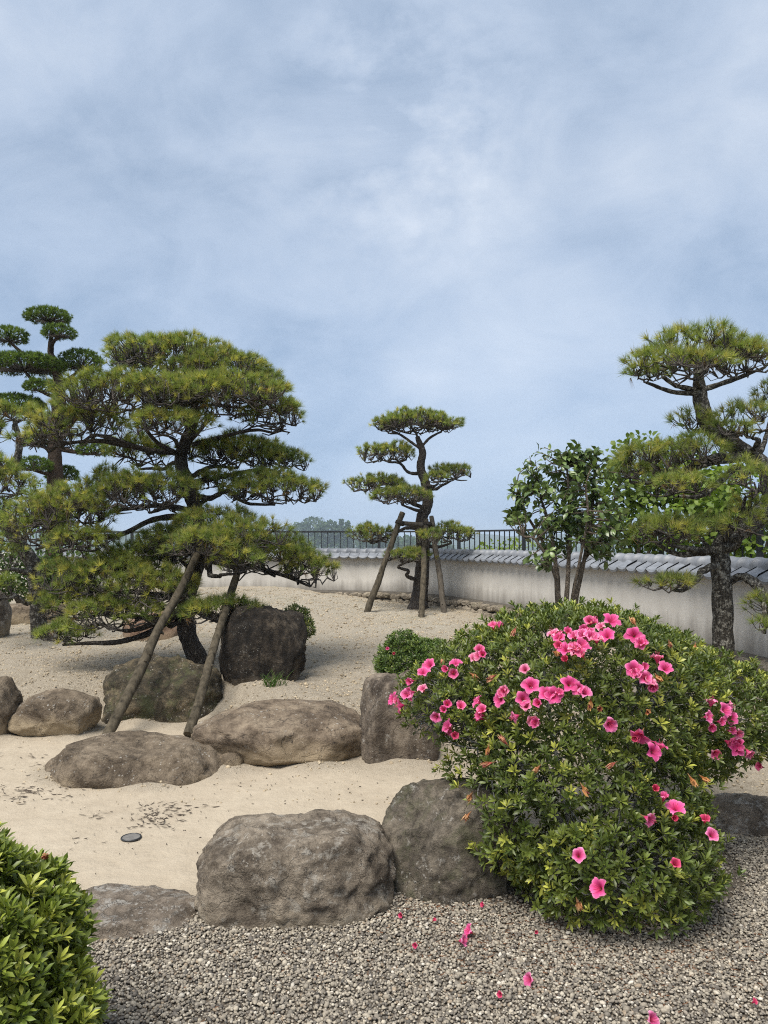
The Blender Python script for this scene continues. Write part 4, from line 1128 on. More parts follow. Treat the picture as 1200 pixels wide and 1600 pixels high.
def leaf_objects(O, A, N, L, cols, wd, mat, parent, base, tmpl=None, nm='leaf', variants=6):
    """single leaves as parts; they share a few meshes"""
    V0, F0 = tmpl or leaf_template(wd)
    order = np.argsort(cols.sum(1)); groups = np.array_split(order, variants)
    A = nrm(A); S = nrm(np.cross(N, A)); U = np.cross(A, S)
    for g in groups:
        if len(g) == 0: continue
        me = make_mesh(nm, [(V0, F0, cols[g].mean(0))], True); me.materials.append(mat)
        for i in g:
            o = link(nm, me, None, parent)
            M = Matrix(((A[i][0], S[i][0], U[i][0], 0), (A[i][1], S[i][1], U[i][1], 0), (A[i][2], S[i][2], U[i][2], 0), (0, 0, 0, 1)))
            o.matrix_local = Matrix.Translation(Vector(O[i] - base)) @ M @ Matrix.Scale(float(L[i]), 4)
def in_frame(P, m=0):
    px, py = to_px(P)
    return (px > m) & (px < 1200 - m) & (py > m) & (py < 1600 - m)

def flower_mesh(name, seed, open_=1.0, c_in=(0.60, 0.035, 0.16), c_out=(0.80, 0.085, 0.29), c_edge=(0.90, 0.27, 0.47), size=0.04, crumple=0.10):
    rng = np.random.default_rng(seed); ch = []
    nu, nv = 5, 6
    for p in range(5):
        a0 = p * 2 * math.pi / 5 + rng.normal(0, 0.08)
        op = open_ * rng.uniform(0.85, 1.1)
        V, C = [], []
        for j in range(nv):
            t = j / (nv - 1)
            r = size * (0.10 + 0.95 * t ** 1.25 * op)
            z = size * (0.95 * (1 - (1 - t) ** 1.7) - 0.28 * t ** 3 * op)
            wv = size * (0.14 + 0.80 * math.sin(math.pi * min(1, 0.10 + 0.80 * t)) * t ** 0.55) * (1.0 if op > 0.6 else 0.75)
            for i in range(nu):
                s = (i / (nu - 1) - 0.5) * 2
                if j == nv - 1: rr = r - size * 0.10 * s * s
                else: rr = r
                x, y = rr - wv * 0.12 * s * s, wv * s * 0.62
                zz = z + size * (0.10 * s * s + rng.normal(0, crumple * t) * 0.6 + 0.07 * t * t * math.sin(s * 4.5 + p * 2.1))
                V.append((x * math.cos(a0) - y * math.sin(a0), x * math.sin(a0) + y * math.cos(a0), zz))
                m = min(1, t * 1.25)
                c = np.array(c_in) * (1 - m) + np.array(c_out) * m
                ed_ = max(abs(s) ** 3 * t, t ** 6)
                C.append(c * (1 - ed_) + np.array(c_edge) * ed_)
        F = []
        for j in range(nv - 1):
            for i in range(nu - 1):
                q = j * nu + i
                F.append((q, q + 1, q + nu + 1, q + nu))
        ch.append((np.array(V), np.array(F), np.array(C)))
    for q in range(6):
        a = q * 1.05 + rng.normal(0, 0.2); tip = np.array((math.cos(a) * 0.22, math.sin(a) * 0.22, 1.25)) * size * rng.uniform(0.85, 1.15)
        ch += tube([(0, 0, 0.1 * size), tip * 0.6 + np.array((0, 0, 0.05 * size)), tip], np.full(3, 0.0007), 3, cap=False, col=(0.75, 0.12, 0.25))
    ch += tube([(0, 0, -0.45 * size), (0, 0, -0.1 * size), (0, 0, 0.12 * size)], np.array((0.0015, 0.003, 0.006)), 5, cap=False, col=(0.30, 0.16, 0.08))
    me = make_mesh(name, ch, True); me.materials.append(M_PETAL)
    return me
FL_OPEN = [flower_mesh('flower', s, o, size=z, c_out=co, c_edge=ce, crumple=cr_) for s, o, z, co, ce, cr_ in ((1, 1.0, 0.039, (0.80, 0.085, 0.33), (0.90, 0.28, 0.52), 0.12), (2, 0.85, 0.038, (0.84, 0.14, 0.42), (0.92, 0.40, 0.62), 0.16), (3, 1.1, 0.040, (0.78, 0.07, 0.31), (0.88, 0.24, 0.49), 0.14), (4, 0.65, 0.039, (0.82, 0.13, 0.36), (0.92, 0.36, 0.56), 0.2), (5, 0.5, 0.041, (0.82, 0.10, 0.37), (0.92, 0.32, 0.56), 0.2), (6, 0.9, 0.035, (0.85, 0.20, 0.42), (0.93, 0.50, 0.64), 0.22))]
FL_DEEP = [flower_mesh('flower', 7, 0.55, (0.5, 0.02, 0.10), (0.72, 0.07, 0.20), (0.8, 0.16, 0.30), 0.038), flower_mesh('flower', 8, 0.35, (0.5, 0.02, 0.08), (0.70, 0.06, 0.17), (0.8, 0.16, 0.26), 0.036)]
FL_WILT = [flower_mesh('wilted_flower', 11, 0.12, (0.30, 0.10, 0.03), (0.50, 0.21, 0.07), (0.60, 0.34, 0.14), 0.036, 0.5), flower_mesh('wilted_flower', 12, 0.30, (0.34, 0.12, 0.05), (0.60, 0.27, 0.12), (0.7, 0.44, 0.24), 0.032, 0.6), flower_mesh('wilted_flower', 13, 0.2, (0.45, 0.08, 0.08), (0.62, 0.24, 0.14), (0.7, 0.40, 0.25), 0.034, 0.5)]
def axes_from_z(z, spin):
    z = Vector(z).normalized()
    q = z.to_track_quat('Z', 'Y')
    return q.to_matrix().to_4x4() @ Matrix.Rotation(spin, 4, 'Z')

def shrub(name, label, cat, ells, base, seed, n_w, L, wd, kleaf, cols, flowers=(), deep=(), wilt=(), n_sep=300, twig_n=90, twig_r=0.006, gap=0.0, group=None, gapboxes=(), inner=0.7, twig_top=0.97, flower_scale=1.0, bare=()):
    rng = np.random.default_rng(seed)
    base = np.array(base, float)
    root = empty(name, base)
    tag(root, label, cat, group)
    E = [(np.array(c, float), np.array(r, float)) for c, r in ells]
    def inside(P, sc, skip=-1):
        res = np.zeros(len(P), bool)
        for q, (c, r) in enumerate(E):
            if q == skip: continue
            res |= (((P - c) / r) ** 2).sum(1) < sc
        return res
    area = np.array([(r[0] * r[1] + r[1] * r[2] + r[0] * r[2]) for c, r in E]); area /= area.sum()
    layers = [(1.0, n_w, 0.05), (0.86, int(n_w * inner), 0.06), (0.66, int(n_w * inner * 0.35), 0.08)]
    OO, AA, NN, LL, CC, outer = [], [], [], [], [], []
    for li, (sc, cnt, jt) in enumerate(layers):
        for q, (c, r) in enumerate(E):
            n = int(cnt * area[q] * 1.6)
            d = nrm(rng.normal(0, 1, (n, 3)))
            lump = 1 + (0.055 * vnoise(d[:, 0] * 3 + q, d[:, 1] * 3 + d[:, 2] * 2, seed + q) + 0.05 * vnoise(d[:, 0] * 8 + q, d[:, 1] * 8 + d[:, 2] * 7, seed + q + 2)) / max(r.min() / 0.4, 0.7) + rng.normal(0, jt * 0.5, n) + np.where(rng.uniform(0, 1, n) < 0.06, rng.uniform(0.02, 0.10, n), 0)
            P = c + d * r * (sc * lump)[:, None]
            N = nrm(d / r)
            kp = (P[:, 2] > base[2] + 0.04) & ~inside(P, 0.86 * sc * sc, q)
            if gap > 0:
                g = vnoise(P[:, 0] * 2.2 + 1, P[:, 1] * 2.2 + P[:, 2] * 2.5, seed * 0.37)
                kp &= (g > -0.75 + gap) | (rng.uniform(0, 1, n) < 0.35)
            for (gx0, gx1, gy0, gy1, pk) in gapboxes:
                kp &= ~((P[:, 0] > gx0) & (P[:, 0] < gx1) & (P[:, 2] > gy0) & (P[:, 2] < gy1)) | (rng.uniform(0, 1, n) < pk)
            P, N = P[kp], N[kp]; n = len(P)
            if n == 0: continue
            ax = nrm(N * 0.75 + np.array((0, 0, 0.55)) + rng.normal(0, 0.28, (n, 3)))
            k = kleaf
            ref = nrm(np.cross(ax, rng.normal(0, 1, (n, 3)))); sid = np.cross(ax, ref)
            ang = (np.arange(k) * 2.399)[None] + rng.uniform(0, 6.28, (n, 1))
            rad = ref[:, None] * np.cos(ang)[..., None] + sid[:, None] * np.sin(ang)[..., None]
            up = np.linspace(0.35, 1.9, k)[None, :, None] + rng.normal(0, 0.15, (n, k, 1))
            A = nrm(rad + ax[:, None] * up)
            Nn = nrm(ax[:, None] - rad * 0.6)
            O = P[:, None] + ax[:, None] * np.linspace(-0.25, 0.12, k)[None, :, None] * L + rad * 0.003
            ln = L * rng.uniform(0.65, 1.1, (n, k)) * np.linspace(1.05, 0.75, k)[None]
            ca, cb, cy_ = [np.array(x) for x in cols]
            mv = rng.uniform(0, 1, (n, 1, 1)); col = ca * (1 - mv) + cb * mv
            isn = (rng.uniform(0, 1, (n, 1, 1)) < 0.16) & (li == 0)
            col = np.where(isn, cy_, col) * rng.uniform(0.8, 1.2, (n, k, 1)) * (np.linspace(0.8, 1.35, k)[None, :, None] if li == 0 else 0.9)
            OO.append(O.reshape(-1, 3)); AA.append(A.reshape(-1, 3)); NN.append(Nn.reshape(-1, 3)); LL.append(ln.ravel()); CC.append(np.broadcast_to(col, (n, k, 3)).reshape(-1, 3))
            tocam = nrm(np.array((0, 0, EYE)) - P)
            outer.append(np.repeat((li == 0) & ((N * tocam).sum(1) > 0.25), k))
    O, A, N, Ln, C, ou = [np.concatenate(x) for x in (OO, AA, NN, LL, CC, outer)]
    tm = leaf_template(wd)
    sel = np.zeros(len(O), bool)
    if n_sep:
        cand = np.where(ou & in_frame(O, 8))[0]
        dist = np.linalg.norm(O[cand] - np.array((0, 0, EYE)), axis=1) / Ln[cand]
        sel[cand[np.argsort(dist)[:n_sep]]] = True
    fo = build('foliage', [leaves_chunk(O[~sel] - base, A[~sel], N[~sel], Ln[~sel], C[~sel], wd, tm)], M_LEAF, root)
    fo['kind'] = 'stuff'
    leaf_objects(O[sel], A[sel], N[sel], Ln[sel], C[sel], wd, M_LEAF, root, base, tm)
    # branches
    tw = []
    tips = []
    pts = O[::kleaf]
    idx = rng.choice(len(pts), min(twig_n, len(pts)), replace=False)
    stems = []
    for s in range(9):
        a = s / 9 * 6.28 + rng.normal(0, 0.2)
        c, r = E[s % len(E)]
        top = c + np.array((math.cos(a) * r[0] * 0.45, math.sin(a) * r[1] * 0.45, -0.1 * r[2]))
        p0 = base + np.array((math.cos(a) * 0.07, math.sin(a) * 0.07, -0.03))
        m1 = p0 * 0.6 + top * 0.4 + rng.normal(0, 0.04, 3)
        Q = np.array([p0, m1, top]); stems.append(catmull(Q, 12))
        tw += tube(Q - base, np.array((twig_r * 2.8, twig_r * 2.2, twig_r * 1.3)), 6, n=12, bump=0.12, rng=rng, cap=False)
    SP = np.concatenate(stems)
    for i in idx:
        tip = base + (pts[i] - base) * twig_top
        dd_ = np.linalg.norm(SP - tip, axis=1) + rng.uniform(0, 0.15, len(SP)); st = SP[dd_.argmin()]
        Q = np.array([st, st * 0.6 + tip * 0.4 + rng.normal(0, 0.03, 3), st * 0.25 + tip * 0.75 + rng.normal(0, 0.025, 3), tip])
        tw += tube(Q - base, np.array((1.0, 0.8, 0.6, 0.35)) * twig_r, 4, n=9, bump=0.15, rng=rng, cap=False)
    for (ei, cnt) in bare:
        c, r = E[ei]
        for _ in range(cnt):
            d = nrm(rng.normal(0, 1, 3) * np.array((1, 1, 0.9)) + np.array((-0.4, -0.2, -0.45)))
            tip = c + d * r * rng.uniform(0.8, 1.08); st = c + np.array((0.6, 0.2, -0.2)) * r * rng.uniform(0.2, 1) + rng.normal(0, 0.03, 3)
            q1 = st * 0.65 + tip * 0.35 + rng.normal(0, 0.035, 3); q2 = st * 0.3 + tip * 0.7 + rng.normal(0, 0.03, 3)
            tw += tube(np.array([st, q1, q2, tip]) - base, np.array((1.2, 0.9, 0.65, 0.35)) * twig_r * 0.8, 4, n=12, bump=0.25, rng=rng, cap=False)
    build('twigs', tw, M_AZTWIG, root)
    # flowers sit where a line of sight meets the crown
    eye = np.array((0, 0, EYE))
    for lst, meshes, nm in ((flowers, FL_OPEN, 'flower'), (deep, FL_DEEP, 'flower'), (wilt, FL_WILT, 'wilted_flower')):
        for fx, fy in lst:
            d = nrm(W(fx, fy, 1.0) - eye); best = None
            for c, r in E:
                o_ = (eye - c) / r; dd2 = d / r
                a_, b_, c_ = dd2 @ dd2, 2 * o_ @ dd2, o_ @ o_ - 1
                disc = b_ * b_ - 4 * a_ * c_
                if disc < 0: continue
                t = (-b_ - math.sqrt(disc)) / (2 * a_)
                if t > 0 and (best is None or t < best[0]):
                    p = eye + d * t; best = (t, p, nrm((p - c) / r ** 2))
            if best is None: continue
            t, p, n_ = best
            z = nrm(n_ * 0.75 - d * 0.3 + np.array((0, 0, 0.15)) + rng.normal(0, 0.40, 3))
            if nm == 'wilted_flower': z = nrm(n_ * 0.5 + np.array((0, 0, -0.7)) + rng.normal(0, 0.6, 3))
            o = link(nm, meshes[rng.integers(len(meshes))], None, root)
            o.matrix_local = Matrix.Translation(Vector(p + n_ * 0.030 - d * 0.045 - base)) @ axes_from_z(z, rng.uniform(0, 6.28)) @ Matrix.Scale(float(rng.uniform(0.82, 1.05)) * flower_scale, 4)
    return root

AZ_COLS = ((0.058, 0.088, 0.017), (0.145, 0.178, 0.031), (0.33, 0.345, 0.062))
FLW = [(779, 991), (744, 1037), (762, 1030), (751, 1026), (710, 1060), (702, 1052), (666, 1062), (677, 1050), (640, 1102), (646, 1090), (654, 1085), (628, 1095), (641, 1184), (687, 1117), (697, 1110), (720, 1107), (707, 1132),
       (760, 1100), (764, 1112), (797, 1082), (792, 1095), (826, 1054), (827, 1076), (817, 1117), (828, 1106), (847, 1102), (857, 1090), (875, 1090), (839, 1122), (890, 1075), (907, 1080),
       (875, 1010), (888, 1000), (900, 1007), (914, 996), (926, 1002), (941, 993), (948, 1006), (932, 1014), (905, 1020), (887, 1026), (912, 1034), (896, 1031), (870, 1004), (921, 986),
       (988, 1003), (1002, 1016), (990, 1062), (1004, 1066), (1014, 1073), (985, 1054), (1000, 1050), (1022, 1043), (1100, 1105), (1116, 1112), (1126, 1121), (1090, 1120), (1110, 1126), (1133, 1140), (1105, 1168),
       (1145, 1165), (1160, 1165), (1186, 1190), (1195, 1202), (1190, 1216), (1180, 1226), (948, 1128), (999, 1140), (1010, 1180), (1021, 1177), (1028, 1250), (1046, 1266), (1000, 1273), (1100, 1312), (729, 1318), (907, 1340), (941, 1385)]
DEEP = [(632, 1130), (764, 1122), (886, 1040), (876, 1020), (988, 1148), (1042, 1276), (1092, 1292), (1121, 1152), (716, 1150), (1047, 1353), (674, 1184), (1015, 1235), (1120, 1260), (1180, 1240)]
WILT = [(770, 1170), (797, 1168), (745, 1240), (742, 1268), (923, 1095), (936, 1106), (957, 1195), (1068, 1215), (1130, 1225), (1155, 1210), (775, 1195), (868, 1026), (1036, 976), (1086, 1016), (908, 1228), (780, 1060), (695, 1045), (735, 1060), (1010, 1110), (1085, 1215), (810, 990), (1040, 1010), (845, 1200), (990, 985), (1020, 1060), (905, 1400)]
_rj = random.Random(3)
FLW += [(x + _rj.uniform(-14, 14), y + _rj.uniform(-11, 11)) for x, y in FLW[:66:2]]
shrub('azalea_bush', 'biggest domed azalea covered in bright pink blossoms, right foreground', 'azalea',
      [((1.02, 3.78, 0.80), (0.62, 0.62, 0.44)), ((0.89, 3.50, 0.44), (0.57, 0.46, 0.46)), ((0.40, 3.92, 0.77), (0.32, 0.34, 0.22)), ((0.60, 4.05, 0.90), (0.34, 0.36, 0.22)), ((1.60, 4.0, 0.71), (0.50, 0.48, 0.31)), ((1.02, 4.15, 0.98), (0.54, 0.46, 0.27)), ((1.00, 3.31, 0.24), (0.44, 0.40, 0.30)), ((0.58, 3.76, 0.60), (0.33, 0.32, 0.32)), ((1.45, 4.4, 0.85), (0.45, 0.4, 0.25))],
      (1.0, 3.62, 0.0), 101, 5300, 0.043, 0.33, 8, AZ_COLS, FLW, DEEP, WILT, 300, 300, 0.0055, 0.32, 'azaleas',
      gapboxes=[(0.0, 0.44, 0.25, 0.74, 0.25)], inner=0.75, bare=[(2, 190)])
shrub('azalea_bush', 'near glossy green azalea without open flowers in the bottom left corner', 'azalea',
      [((-1.12, 2.12, 0.43), (0.24, 0.30, 0.25)), ((-1.05, 2.05, 0.24), (0.25, 0.26, 0.25)), ((-1.28, 2.1, 0.48), (0.27, 0.3, 0.32))],
      (-1.08, 2.12, 0.0), 107, 1650, 0.050, 0.32, 9, ((0.095, 0.135, 0.02), (0.21, 0.25, 0.036), (0.36, 0.38, 0.065)), (), (), [(64, 1352)], 300, 110, 0.005, 0.1, 'azaleas')
shrub('azalea_bush', 'smallest azalea, growing behind the streaked upright rock mid-garden', 'azalea',
      [((0.20, 6.05, 0.62), (0.26, 0.24, 0.20)), ((0.36, 6.05, 0.62), (0.22, 0.22, 0.18)), ((0.15, 6.0, 0.75), (0.13, 0.13, 0.13))],
      (0.25, 6.05, 0.26), 113, 1500, 0.034, 0.32, 6, ((0.05, 0.095, 0.018), (0.11, 0.16, 0.03), (0.18, 0.235, 0.05)), [(611, 1014)], [(618, 1024)], (), 0, 90, 0.005, 0.15, 'azaleas', flower_scale=0.8)
# low yellow-green plant behind the standing stone
shrub('low_shrub', 'small yellow-green shrub peeping out behind the standing stone', 'shrub',
      [((-0.90, 7.66, 0.80), (0.15, 0.12, 0.13)), ((-0.80, 7.6, 0.72), (0.09, 0.09, 0.10))], (-0.90, 7.66, 0.28), 119, 150, 0.05, 0.30, 5, ((0.09, 0.13, 0.03), (0.16, 0.19, 0.045), (0.24, 0.25, 0.07)), n_sep=0, twig_n=40)

# fallen blossoms
FALL = [(628, 1428, 'pink blossom lying against the foot of the grey boulder'), (676, 1438, 'small faded blossom on gravel before the dark boulder'), (650, 1475, 'tiny crumpled petal on gravel left of the blossom pair'),
        (717, 1469, 'lower left of the two pink blossoms lying together on gravel'), (738, 1457, 'upper right of the two pink blossoms lying together on gravel'), (833, 1532, 'single pink blossom lying alone on open gravel below the azalea'),
        (783, 1554, 'small pink petal on gravel near the bottom, left of the lone blossom'), (1013, 1594, 'pink blossom on gravel at the bottom picture edge'), (1175, 1567, 'reddish petal on gravel in the bottom right corner'),
        (838, 1457, 'deep pink blossom lying in shade under the azalea front'), (757, 1414, 'dull red blossom on litter under the azalea left side')]
rf = np.random.default_rng(5)
for q, (fx, fy, lb) in enumerate(FALL):
    Y = (EYE - 0.02) * FPX / (fy - HOR); X = (fx - 600) / FPX * Y
    o = link('fallen_blossom', (FL_OPEN if q in (3, 4, 5, 7) else FL_DEEP)[q % 2], None)
    z = nrm(np.array((rf.normal(0, 0.8), -0.7 + rf.normal(0, 0.4), 0.45)))
    sc = 0.8 if q in (3, 4, 5, 7) else 0.5
    o.matrix_world = Matrix.Translation((X, Y, ghs(X, Y) + 0.022)) @ axes_from_z(z, rf.uniform(0, 6)) @ Matrix.Scale(sc, 4)
    tag(o, lb, 'blossom', 'fallen azalea blossoms on the gravel')

# camellia in front of the wall
def camellia():
    rng = np.random.default_rng(131); Y0 = 6.3
    bx = (880 - 600) / FPX * Y0
    base = np.array((bx, Y0, ghs(bx, Y0)))
    root = empty('camellia_tree', base)
    tag(root, 'dark glossy broadleaf camellia with several bare stems before the wall', 'tree')
    gpx = [(874, 905), (884, 900), (896, 910), (868, 920), (905, 905)]
    stems = [[(876, 1040, 0), (872, 960, 0), (868, 880, 0.02), (858, 820, 0.0), (842, 770, 0)], [(884, 1040, -0.05), (884, 960, -0.05), (888, 890, 0), (890, 800, 0), (886, 730, 0)],
             [(892, 1040, 0.1), (898, 950, 0.12), (912, 880, 0.1), (925, 800, 0.1), (930, 730, 0.1)], [(888, 1040, 0.15), (892, 960, 0.2), (905, 890, 0.25), (945, 830, 0.2), (960, 780, 0.2)], [(870, 1040, 0.1), (872, 900, 0.15), (850, 850, 0.2), (820, 800, 0.15), (808, 775, 0.1)],
             [(880, 960, -0.1), (865, 895, -0.2), (838, 845, -0.25), (818, 838, -0.2)], [(890, 960, 0.0), (905, 880, -0.15), (918, 810, -0.2), (915, 760, -0.2)]]
    SP = []
    for q, st in enumerate(stems):
        P = np.array([W(x, y, Y0 + d) for x, y, d in st])
        r0 = (0.028, 0.027, 0.024, 0.02, 0.017, 0.012, 0.013)[q]
        build('stem', tube(P - base, np.linspace(r0, 0.009, len(P)), 9, n=30, bump=0.06, rng=rng), M_CAMBARK, root)
        c = catmull(P, 24)
        SP.append(c[9:])
    SP = np.concatenate(SP)
    EL = [((870, 740), 62, 44, 0, 9), ((915, 745), 60, 48, 0.1, 8), ((850, 800), 50, 45, -0.1, 7), ((925, 815), 58, 45, -0.1, 9), ((880, 830), 45, 40, 0.2, 6), ((815, 770), 22, 18, 0, 2), ((805, 808), 18, 10, 0, 2), ((945, 850), 32, 30, 0.1, 4), ((850, 872), 34, 18, -0.2, 2), ((905, 712), 34, 20, 0, 3)]
    OO, AA = [], []; tw = []
    for (c, hw, hh, dY, wgt) in EL:
        for _ in range(wgt * 7):
            d = nrm(rng.normal(0, 1, 3)); rr = rng.uniform(0.2, 1.15) ** 0.6
            C = W(c[0], c[1], Y0 + dY); s = Y0 / FPX
            tip = C + d * rr * np.array((hw * s, hw * s * 0.9, hh * s))
            dd_ = np.linalg.norm(SP - tip, axis=1); st = SP[dd_.argmin()]
            mid = (st + tip) / 2 + rng.normal(0, 0.02, 3)
            tw += tube(np.array([st, mid, tip]) - base, np.array((0.006, 0.0045, 0.0025)), 4, n=7, cap=False)
            k = rng.integers(4, 8)
            ax = nrm(tip - mid + np.array((0, 0, 0.03)))
            for q in range(k):
                t = q / k
                o_ = mid * (0.75 - 0.75 * t) + tip * (0.25 + 0.75 * t)
                rad = nrm(np.cross(ax, rng.normal(0, 1, 3)))
                OO.append(o_); AA.append(nrm(rad + ax * 0.6 + np.array((0, 0, -0.35)) * rng.uniform(0, 1)))
    build('twigs', tw, M_CAMBARK, root)
    O, A = np.array(OO), np.array(AA); n = len(O)
    N = nrm(np.array((0, 0, 1.0)) + rng.normal(0, 0.5, (n, 3)) - A * A[:, 2:3])
    Ln = rng.uniform(0.055, 0.095, n)
    C = np.array((0.065, 0.103, 0.032)) + rng.uniform(0, 1, (n, 1)) ** 1.2 * np.array((0.11, 0.14, 0.038))
    tm = leaf_template(0.5, 0.3, 0.12)
    sel = np.zeros(n, bool); sel[np.argsort(O[:, 1] - 0.0 * Ln)[:300]] = True
    f = build('foliage', [leaves_chunk(O[~sel] - base, A[~sel], N[~sel], Ln[~sel], C[~sel], 0.5, tm)], M_CAM, root); f['kind'] = 'stuff'
    leaf_objects(O[sel], A[sel], N[sel], Ln[sel], C[sel], 0.5, M_CAM, root, base, tm)
camellia()

# broadleaf growth beyond the railing and at the left
def leafy(name, label, cat, ells, base, seed, dens, L, wd, c0, c1, group=None, trunk_r=0.05, mat=None, up=0.7):
    rng = np.random.default_rng(seed); base = np.array(base, float)
    root = empty(name, base); tag(root, label, cat, group)
    OO, NN = [], []
    for c, r in ells:
        c, r = np.array(c, float), np.array(r, float)
        n = int(dens * (r[0] * r[1] + r[1] * r[2] + r[0] * r[2]) * 4)
        d = nrm(rng.normal(0, 1, (n, 3)))
        lump = 1 + 0.13 * vnoise(d[:, 0] * 1.5 + c[0], d[:, 1] * 1.5 + d[:, 2] * 1.9, seed) + rng.normal(0, 0.07, n)
        rr = np.where(rng.uniform(0, 1, n) < 0.7, 1.0, rng.uniform(0.55, 1.0, n))
        OO.append(c + d * r * (lump * rr)[:, None]); NN.append(nrm(d / r))
    O, Nn = np.concatenate(OO), np.concatenate(NN); n = len(O)
    A = nrm(Nn * 0.5 + rng.normal(0, 0.6, (n, 3)) + np.array((0, 0, -0.25)))
    N = nrm(Nn * 0.6 + np.array((0, 0, up)) + rng.normal(0, 0.35, (n, 3)))
    C = np.array(c0) + rng.uniform(0, 1, (n, 1)) * (np.array(c1) - np.array(c0))
    crown = build('crown', [leaves_chunk(O - base, A, N, L * rng.uniform(0.6, 1.15, n), C, wd, leaf_template(wd, 0.2, 0.15))], mat or M_BROAD, root)
    ch = []
    for c, r in ells:
        c = np.array(c, float); q = (base + c) / 2 + rng.normal(0, 0.08, 3)
        ch += tube(np.array([base - np.array((0, 0, 0.2)), q, c]) - base, np.array((trunk_r, trunk_r * 0.7, trunk_r * 0.3)), 7, n=14, bump=0.1, rng=rng, cap=False)
    build('trunk', ch, M_CAMBARK, root)
    return root
YG0, YG1 = (0.10, 0.17, 0.025), (0.22, 0.30, 0.05)
def E3(px, py, Y, hw, hh, dp=0.8):
    s = Y / FPX
    return (tuple(W(px, py, Y)), (hw * s, hw * s * dp, hh * s))
leafy('broadleaf_shrub', 'bright green leafy shrub behind the railing right of the twisted pine trunk', 'shrub', [E3(1165, 785, 10.2, 60, 65), E3(1200, 840, 9.8, 55, 50), E3(1110, 820, 10.6, 60, 60), E3(1105, 760, 10.9, 45, 45)], (4.9, 10.2, -0.3), 201, 230, 0.12, 0.75, YG0, YG1, 'growth beyond the railing')
leafy('broadleaf_shrub', 'green leafy shrub behind the railing between camellia and twisted pine', 'shrub', [E3(1005, 735, 11.8, 55, 50), E3(1040, 800, 11.6, 65, 60), E3(970, 800, 12.2, 55, 70), E3(1060, 740, 11.8, 45, 50)], (4.0, 11.9, -0.3), 203, 210, 0.12, 0.7, (0.08, 0.13, 0.022), (0.19, 0.26, 0.045), 'growth beyond the railing')
leafy('broadleaf_shrub', 'low yellow-green shrub seen through the railing bars left of the camellia', 'shrub', [E3(770, 872, 18.5, 40, 24), E3(810, 870, 17.5, 34, 24), E3(735, 876, 19.5, 30, 18)], (2.9, 18.2, -0.4), 207, 80, 0.14, 0.7, (0.12, 0.19, 0.03), (0.26, 0.33, 0.06), 'growth beyond the railing')
leafy('broadleaf_shrub', 'dark leafy shrub under the left edge pine above the kerb stone', 'shrub', [E3(40, 900, 12.2, 60, 34), E3(100, 885, 12.6, 50, 40), E3(-10, 890, 12.0, 50, 50)], (-5.7, 12.3, 0.35), 209, 420, 0.09, 0.5, (0.03, 0.06, 0.015), (0.10, 0.16, 0.03))
leafy('broadleaf_shrub', 'light green shrub behind the cloud-pruned conifer base', 'shrub', [E3(85, 775, 16.2, 48, 24), E3(40, 800, 16.0, 50, 36), E3(110, 815, 16.2, 45, 45)], (-7.3, 16.1, 0.4), 211, 80, 0.10, 0.5, (0.08, 0.14, 0.02), (0.18, 0.26, 0.04))

# grass tuft at the standing stone
rgz = np.random.default_rng(17); ch = []
gb = np.array((-1.0, 6.78, ghs(-1.0, 6.78)))
for q in range(46):
    a = rgz.uniform(0, 6.28); l = rgz.uniform(0.07, 0.17); p = np.array((rgz.normal(0, 0.05), rgz.normal(0, 0.03), -0.005))
    dv = np.array((math.cos(a) * 0.5, math.sin(a) * 0.5, 1)); Q = np.array([p, p + dv * l * 0.5, p + dv * l * np.array((1.3, 1.3, 0.85))])
    ch += tube(Q, np.array((0.003, 0.0028, 0.0006)), 3, n=5, cap=False, col=(0.06 + rgz.uniform(0, 0.05), 0.12 + rgz.uniform(0, 0.06), 0.025))
o = build('grass_tuft', ch, M_BROAD); o.location = gb
tag(o, 'small tuft of green grass at the foot of the standing stone', 'grass')

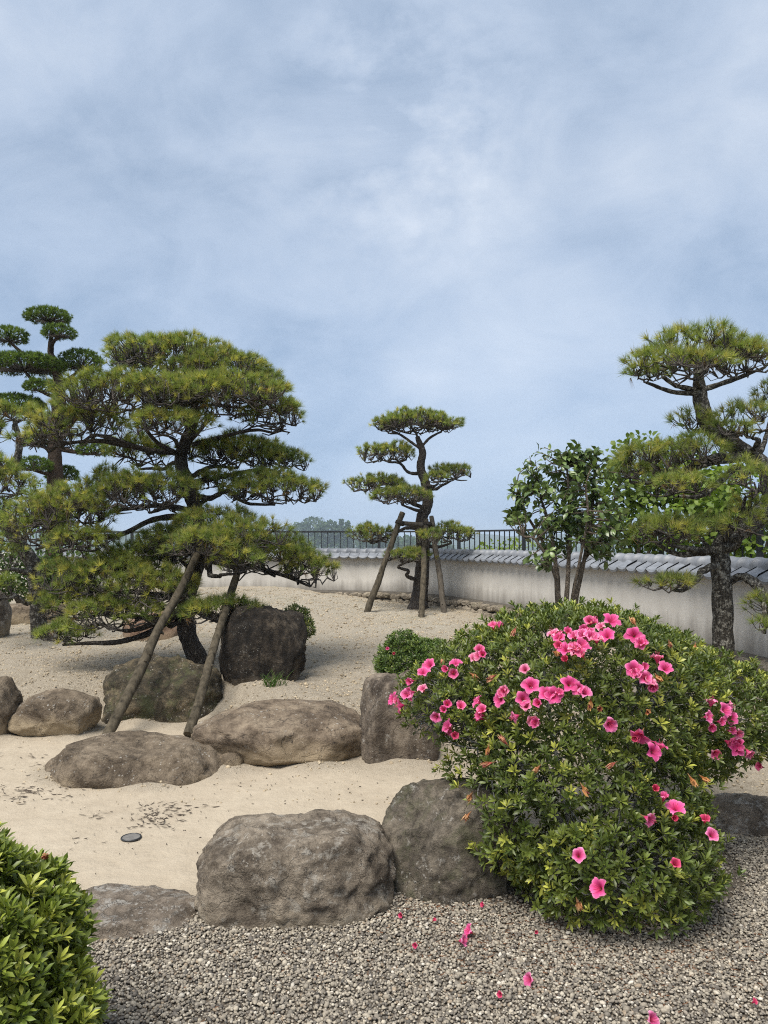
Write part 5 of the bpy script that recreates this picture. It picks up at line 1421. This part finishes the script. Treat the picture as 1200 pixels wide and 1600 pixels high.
# far wood
def far_wood():
    rng = np.random.default_rng(301); OO, SS, CC = [], [], []
    def crown(px, py, Y, hw, hh, n, con=False):
        s = Y / FPX; c = W(px, py, Y)
        d = nrm(rng.normal(0, 1, (n, 3)))
        lump = 1 + 0.2 * vnoise(d[:, 0] * 2 + px, d[:, 1] * 2 + d[:, 2] * 2, px * 0.3)
        P = d * lump[:, None] * np.array((hw * s, hw * s, hh * s))
        if con: P[:, :2] *= np.clip(0.65 - P[:, 2:3] / (hh * s) * 0.55, 0.05, 1.3)
        OO.append(c + P); CC.append(np.tile(np.array((0.035, 0.06, 0.02)) * rng.uniform(0.7, 1.3), (n, 1)))
    for px, py, hw, hh in [(448, 842, 16, 18), (470, 836, 18, 18), (492, 830, 20, 20), (512, 834, 18, 18), (430, 852, 18, 16), (560, 846, 22, 14), (585, 850, 22, 14), (612, 852, 22, 12), (640, 852, 24, 12), (680, 856, 26, 10), (400, 850, 26, 14), (370, 848, 26, 16), (500, 860, 40, 22), (450, 866, 50, 20), (560, 868, 60, 20), (640, 870, 60, 18)]:
        crown(px, py, 620 + rng.uniform(-60, 100), hw, hh, 900)
    for px, py, hw, hh in [(533, 832, 9, 18), (543, 834, 10, 16), (524, 836, 8, 14)]:
        crown(px, py, 600, hw, hh, 600, True)
    O = np.concatenate(OO); C = np.concatenate(CC); n = len(O)
    A = nrm(rng.normal(0, 1, (n, 3))); N = nrm(rng.normal(0, 0.6, (n, 3)) + np.array((0, -0.3, 1)))
    o = build('distant_trees', [leaves_chunk(O, A, N, rng.uniform(1.5, 3.4, n), C * 1.6 * rng.uniform(0.7, 1.3, (n, 1)), 0.7)], M_BROAD)
    tag(o, 'hazy wooded rise beyond the railing', 'wood', kind='stuff')
far_wood()

# ------------------------------------------------------------------ haze
def haze():
    V, F, _ = box(7000, 3600, 108, (0, 1800 - 300, -8))
    m = bpy.data.materials.new('haze_air'); m.use_nodes = True
    t = m.node_tree; t.nodes.clear()
    o = t.nodes.new('ShaderNodeOutputMaterial'); v = t.nodes.new('ShaderNodeVolumePrincipled')
    v.inputs['Color'].default_value = (0.74, 0.87, 1.0, 1); v.inputs['Density'].default_value = 0.00042
    v.inputs['Anisotropy'].default_value = 0.0
    t.links.new(v.outputs[0], o.inputs['Volume'])
    h = build('haze', [(V, F, None)], m, smooth=False)
    tag(h, 'thin pale blue haze filling the distance', 'haze', kind='stuff')
haze()
